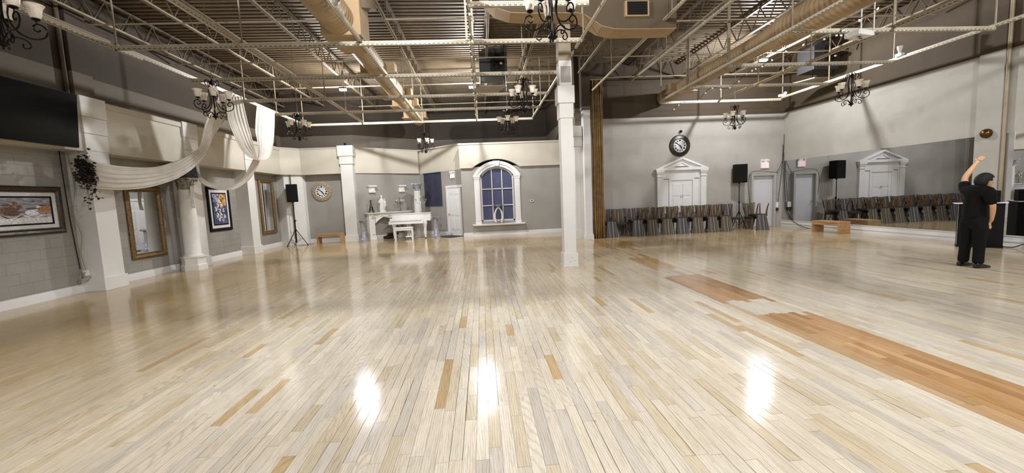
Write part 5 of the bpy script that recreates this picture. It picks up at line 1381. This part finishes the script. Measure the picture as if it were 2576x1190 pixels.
for i, x in enumerate(ux):
    fab = 'stripeg' if i in (0, 2, 9) else 'stripet'
    lb = {0: 'striped chair facing forward at the far left, against the curtain', 1: 'striped chair facing forward with empty seat, second from the curtain', 9: 'striped chair with empty seat just left of the right speaker stand', 10: 'upright striped chair before the plain door at the row right end'}.get(i, 'upright striped dining chair, %s from the curtain, under an inverted chair' % ordn[i])
    if fab not in protos: c_ = chair('dining_chair', lb, fab); protos[fab] = c_
    else: c_ = dup(protos[fab], label=lb)
    c_['group'] = 'striped chairs along the right wall'
    c_.location = (x, YU + (0.0 if i != 10 else -.12), 0); c_.rotation_euler = (0, 0, random.uniform(-.05, .05) + (.12 if i == 9 else 0))
    if i in inv:
        invn += 1
        fab2 = 'stripeg' if inv[i] == 'g' else 'stripet'
        lb = 'upside-down striped chair stacked on the %s chair from the curtain, legs up' % ordn[i]
        if i == 10: lb = 'upside-down grey striped chair at the right end of the row, legs up'
        if fab2 not in protos: c2 = chair('dining_chair', lb, fab2); protos[fab2] = c2
        else: c2 = dup(protos[fab2], label=lb)
        c2['group'] = 'striped chairs along the right wall'
        # flipped about X: backrest hangs in front, top edge near the floor
        c2.rotation_euler = (PI, 0, random.uniform(-.06, .06)); c2.location = (x + .04, YU - .20 + (0 if i != 10 else -.12), 0.985)

# ---- outlet boxes with cables in the right corner
for (x, y, rz, lb) in ((11.62, YB, 0, 'white multi-socket power box on back wall beside the right corner'),):
    t = thing('power_box', lb, 'power box', (x, y, .62), rz)
    MB().box(-.08, .08, -.07, 0, .12, .34).obj('box', 'white', t, bevel=.01); MB().box(-.08, .08, -.08, 0, 0, .11).obj('transformer', 'bronze', t, bevel=.01)
    MB().tube(bez([(.0, -.06, .34), (-.11, -.06, .3), (-.1, -.06, .1), (0, -.06, .05)], 20), .008, 5).obj('cord_loop', 'blackmetal', t, smooth=True)
rc = MB().tube(bez([(XR - .05, YB - .05, 3.2), (XR - .08, YB - .06, 2.4), (XR - .16, YB - .05, 1.5), (XR - .22, YB - .05, .95)], 30), .008, 5).obj('cable', 'blackmetal', t, (-11.62, -YB, -.62), smooth=True)
MB().tube(bez([(XR - .04, YB - .08, 2.9), (XR - .03, YB - .1, 2.0), (XR - .04, YB - .16, 1.0), (XR - .04, YB - .25, .6), (XR - .05, YB - .6, .25), (XR - .07, YB - 1.3, .02), (XR - .09, YB - 1.9, .012)], 50), .009, 5).obj('cable', 'blackmetal', t, (-11.62, -YB, -.62), smooth=True)

# ---- lectern and equipment by the pier
la = math.atan2(-.60, .56)
t = lect = thing('lectern', 'black lectern cabinet with pale top edge behind the person', 'lectern', (10.98, 8.72, 0), la)
MB().box(.04, .74, .02, .30, 0.02, 1.0).obj('cabinet', 'black', t, bevel=.006)
MB().box(-.04, .78, -.03, .31, 1.0, 1.02).obj('top', 'lacquer', t, bevel=.004)
MB().box(0.035, .745, .01, .31, 0, .05).obj('plinth', 'black', t)
MB().box(.03, .04, .0, .02, .05, 1.0).obj('edge_strip', 'chrome', t)
t = thing('monitor', 'black equipment case standing on the lectern beside the mirror', 'equipment case', (11.24, 8.48, 1.02), la)
MB().box(0, .32, .04, .26, 0, .26).obj('case', 'black', t, bevel=.01); MB().box(.03, .29, .032, .04, .04, .22).obj('face', 'screen', t)
MB().tube(bez([(11.6, 8.35, .02), (11.7, 8.15, .02), (11.75, 8.0, .10), (11.78, 7.85, .12), (11.75, 7.7, .02), (11.7, 7.3, .02), (11.8, 6.8, .02)], 50), .010, 5).obj('cable', 'blackmetal', lect, smooth=True).matrix_local = lect.matrix_basis.inverted()

# ---- person
person = thing('person', 'person in black shirt and trousers seen from behind, left arm raised', 'person', (8.70, 6.62, 0), 0)
def skin(name, chains, mat, parent, sub=2):
    V = []; E = []; R = []; roots = []
    for ch in chains:
        pts = ch['p']; base = len(V); idx = {}
        for k, (p, r) in enumerate(pts): V.append(p); R.append(r)
        for k in range(len(pts) - 1): E.append((base + k, base + k + 1))
        if 'at' in ch: E.append((ch['at'], base))
        else: roots.append(base)
        ch['base'] = base
    me = bpy.data.meshes.new(name); me.from_pydata(V, E, []); me.materials.append(MAT[mat])
    o = bpy.data.objects.new(name, me); COL.objects.link(o); o.parent = parent
    md = o.modifiers.new('skin', 'SKIN'); md.use_smooth_shade = True
    sv = me.skin_vertices[0].data if me.skin_vertices else None
    if sv is None:
        bpy.context.view_layer.update()
        sv = me.skin_vertices[0].data
    for i, r in enumerate(R):
        sv[i].radius = (r, r) if not isinstance(r, tuple) else r; sv[i].use_root = i in roots
    s = o.modifiers.new('sub', 'SUBSURF'); s.levels = sub; s.render_levels = sub
    return o
# body: pelvis root -> spine -> neck -> head core; arms; legs  (facing +X, left = +Y)
Lsh = (0.0, .17, 1.36); Lel = (.05, .22, 1.60); Lwr = (.19, .185, 1.83); Lhd = (.235, .17, 1.89)
Rsh = (0.0, -.17, 1.36); Rel = (.04, -.225, 1.09); Rwr = (.12, -.16, .86); Rhd = (.14, -.13, .80)
ch = [dict(p=[((0, 0, .90), (.08, .07)), ((0, 0, 1.05), (.08, .07)), ((0, 0, 1.22), (.10, .08)), ((.0, 0, 1.34), (.11, .085)), ((.04, -.02, 1.41), .052), ((.075, -.035, 1.47), .050)]),
      dict(p=[(Lsh, .045), ((.02, .20, 1.47), .050), (Lel, .045), ((.11, .205, 1.70), .042), (Lwr, .029), (Lhd, (.034, .022))], at=3),
      dict(p=[(Rsh, .042), ((.02, -.205, 1.24), .050), (Rel, .042), ((.08, -.195, .99), .040), (Rwr, .028), (Rhd, (.034, .022))], at=3),
      dict(p=[((0, .08, .84), .06), ((.0, .11, .62), .068), ((.01, .115, .46), .052), ((-.01, .12, .30), .050), ((-.03, .125, .10), .036)], at=0),
      dict(p=[((0, -.08, .84), .06), ((.0, -.10, .62), .068), ((.01, -.105, .46), .052), ((-.005, -.11, .30), .050), ((-.02, -.115, .10), .036)], at=0)]
# fingers: short chains rooted in each palm
def hand(center, d, side, ln=1.0):
    d = Vector(d).normalized(); s = Vector(side).normalized(); nrm = d.cross(s).normalized(); c_ = Vector(center)
    for k, (o_, l_) in enumerate(((-.027, .068), (-.009, .078), (.009, .074), (.027, .058))):
        a = c_ + d * .012 + s * o_ * .8; b_ = c_ + d * .045 + s * o_; e_ = b_ + d * l_ * .5 + nrm * .006; f_ = e_ + d * l_ * .45 + nrm * .018
        ch.append(dict(p=[(tuple(a), .010), (tuple(b_), .0095), (tuple(e_), .0085), (tuple(f_), .007)]))
    a = c_ - d * .01 - s * .018; b_ = c_ + d * .01 - s * .045; e_ = b_ + d * .032 - s * .016 + nrm * .008
    ch.append(dict(p=[(tuple(a), .012), (tuple(b_), .0105), (tuple(e_), .008)]))
hand(Lhd, (.6, -.1, .75), (.3, -.85, -.3)); hand(Rhd, (.2, .3, -.95), (.9, .3, .2))
body = skin('body', ch, 'skin', person, 2)
# head with face: turned slightly to the right (towards -Y)
HR = Matrix.Rotation(-.45, 4, 'Z') @ Matrix.Rotation(.12, 4, 'Y')
mb = MB(); bm_ = mb.bm
g_ = bmesh.ops.create_uvsphere(bm_, u_segments=24, v_segments=18, radius=1)
for v_ in g_['verts']:
    x, y, z = v_.co; fz = z
    sx, sy, sz = .098, .076, .118
    if z < 0: sx *= (1 - .10 * (-z)); sy *= (1 - .30 * (-z) ** 1.3)
    v_.co = Vector((x * sx + (.012 if z < -.2 and x > 0 else 0), y * sy, z * sz))
mb.tube([(.092, 0, .01), (.108, 0, -.018), (.098, 0, -.034)], [.010, .014, .012], 8)
for s in (-1, 1):
    mb.ball((-.002, s * .076, -.008), .028, 10, 8, (.7, .35, 1.1)); mb.ball((.086, s * .031, .008), .012, 8, 6)
mb.tube([(.088, -.022, -.060), (.096, 0, -.062), (.088, .022, -.060)], .006, 6)
hd_ = mb.obj('head', 'skin', body, smooth=True); hd_.matrix_local = Matrix.Translation((.10, -.045, 1.522)) @ HR
mb = MB(); g_ = bmesh.ops.create_uvsphere(mb.bm, u_segments=28, v_segments=20, radius=1)
for v_ in g_['verts']:
    x, y, z = v_.co; r_ = 1 + .03 * math.sin(17 * math.atan2(y, x)) * (1 - abs(z))
    v_.co = Vector((x * .118 * r_, y * .098 * r_, z * .130))
kill = [v_ for v_ in mb.bm.verts if (v_.co.x > .06 and v_.co.z < .05) or v_.co.z < -.108 or (v_.co.x > .02 and v_.co.z < -.012)]
bmesh.ops.delete(mb.bm, geom=kill, context='VERTS')
hr_ = mb.obj('hair', 'hair', person, smooth=True); hr_.matrix_local = Matrix.Translation((.092, -.042, 1.532)) @ HR
so = hr_.modifiers.new('t', 'SOLIDIFY'); so.thickness = .012; so.offset = 1
shirt = [dict(p=[((0, 0, .82), (.175, .15)), ((0, 0, .95), (.18, .15)), ((.0, 0, 1.13), (.185, .15)), ((.01, -.01, 1.28), (.185, .13)), ((.02, -.01, 1.37), (.14, .115)), ((.05, -.025, 1.44), (.075, .075))]),
         dict(p=[((.0, .165, 1.38), .095), ((.015, .195, 1.46), .085), ((.03, .212, 1.54), .076)], at=4),
         dict(p=[((.0, -.175, 1.34), .105), ((.015, -.20, 1.25), .095), ((.03, -.22, 1.10), .086)], at=4)]
skin('shirt', shirt, 'cloth', person, 2)
trs = [dict(p=[((0, 0, 1.0), (.15, .12)), ((0, 0, .86), (.16, .13))]),
       dict(p=[((.0, .085, .74), .122), ((.0, .10, .52), .092), ((-.01, .11, .30), .078), ((-.02, .115, .12), .080), ((-.02, .115, .07), .078)], at=1),
       dict(p=[((.0, -.085, .74), .122), ((.0, -.095, .52), .092), ((-.005, -.10, .30), .078), ((-.015, -.105, .12), .080), ((-.015, -.105, .07), .078)], at=1)]
skin('trousers', trs, 'cloth', person, 2)
for s in (1, -1):
    y0 = .125 * s
    mb = MB(); prof_ = []
    rows = []
    for i, (x, wd, h_) in enumerate(((-.10, .03, .07), (-.07, .042, .10), (-.01, .045, .11), (.05, .046, .075), (.11, .05, .055), (.16, .042, .045), (.19, .022, .035))):
        rows.append([mb.bm.verts.new((x, y0 + wd * math.cos(a) - (0.0), max(0.004, h_ * .5 + h_ * .5 * math.sin(a)))) for a in np.linspace(0, 2 * PI, 10, endpoint=False)])
    for A_, B_ in zip(rows, rows[1:]):
        for k in range(10): mb.bm.faces.new((A_[k], A_[(k + 1) % 10], B_[(k + 1) % 10], B_[k]))
    mb.bm.faces.new(rows[0][::-1]); mb.bm.faces.new(rows[-1])
    mb.obj('shoe', 'leather', person, smooth=True)
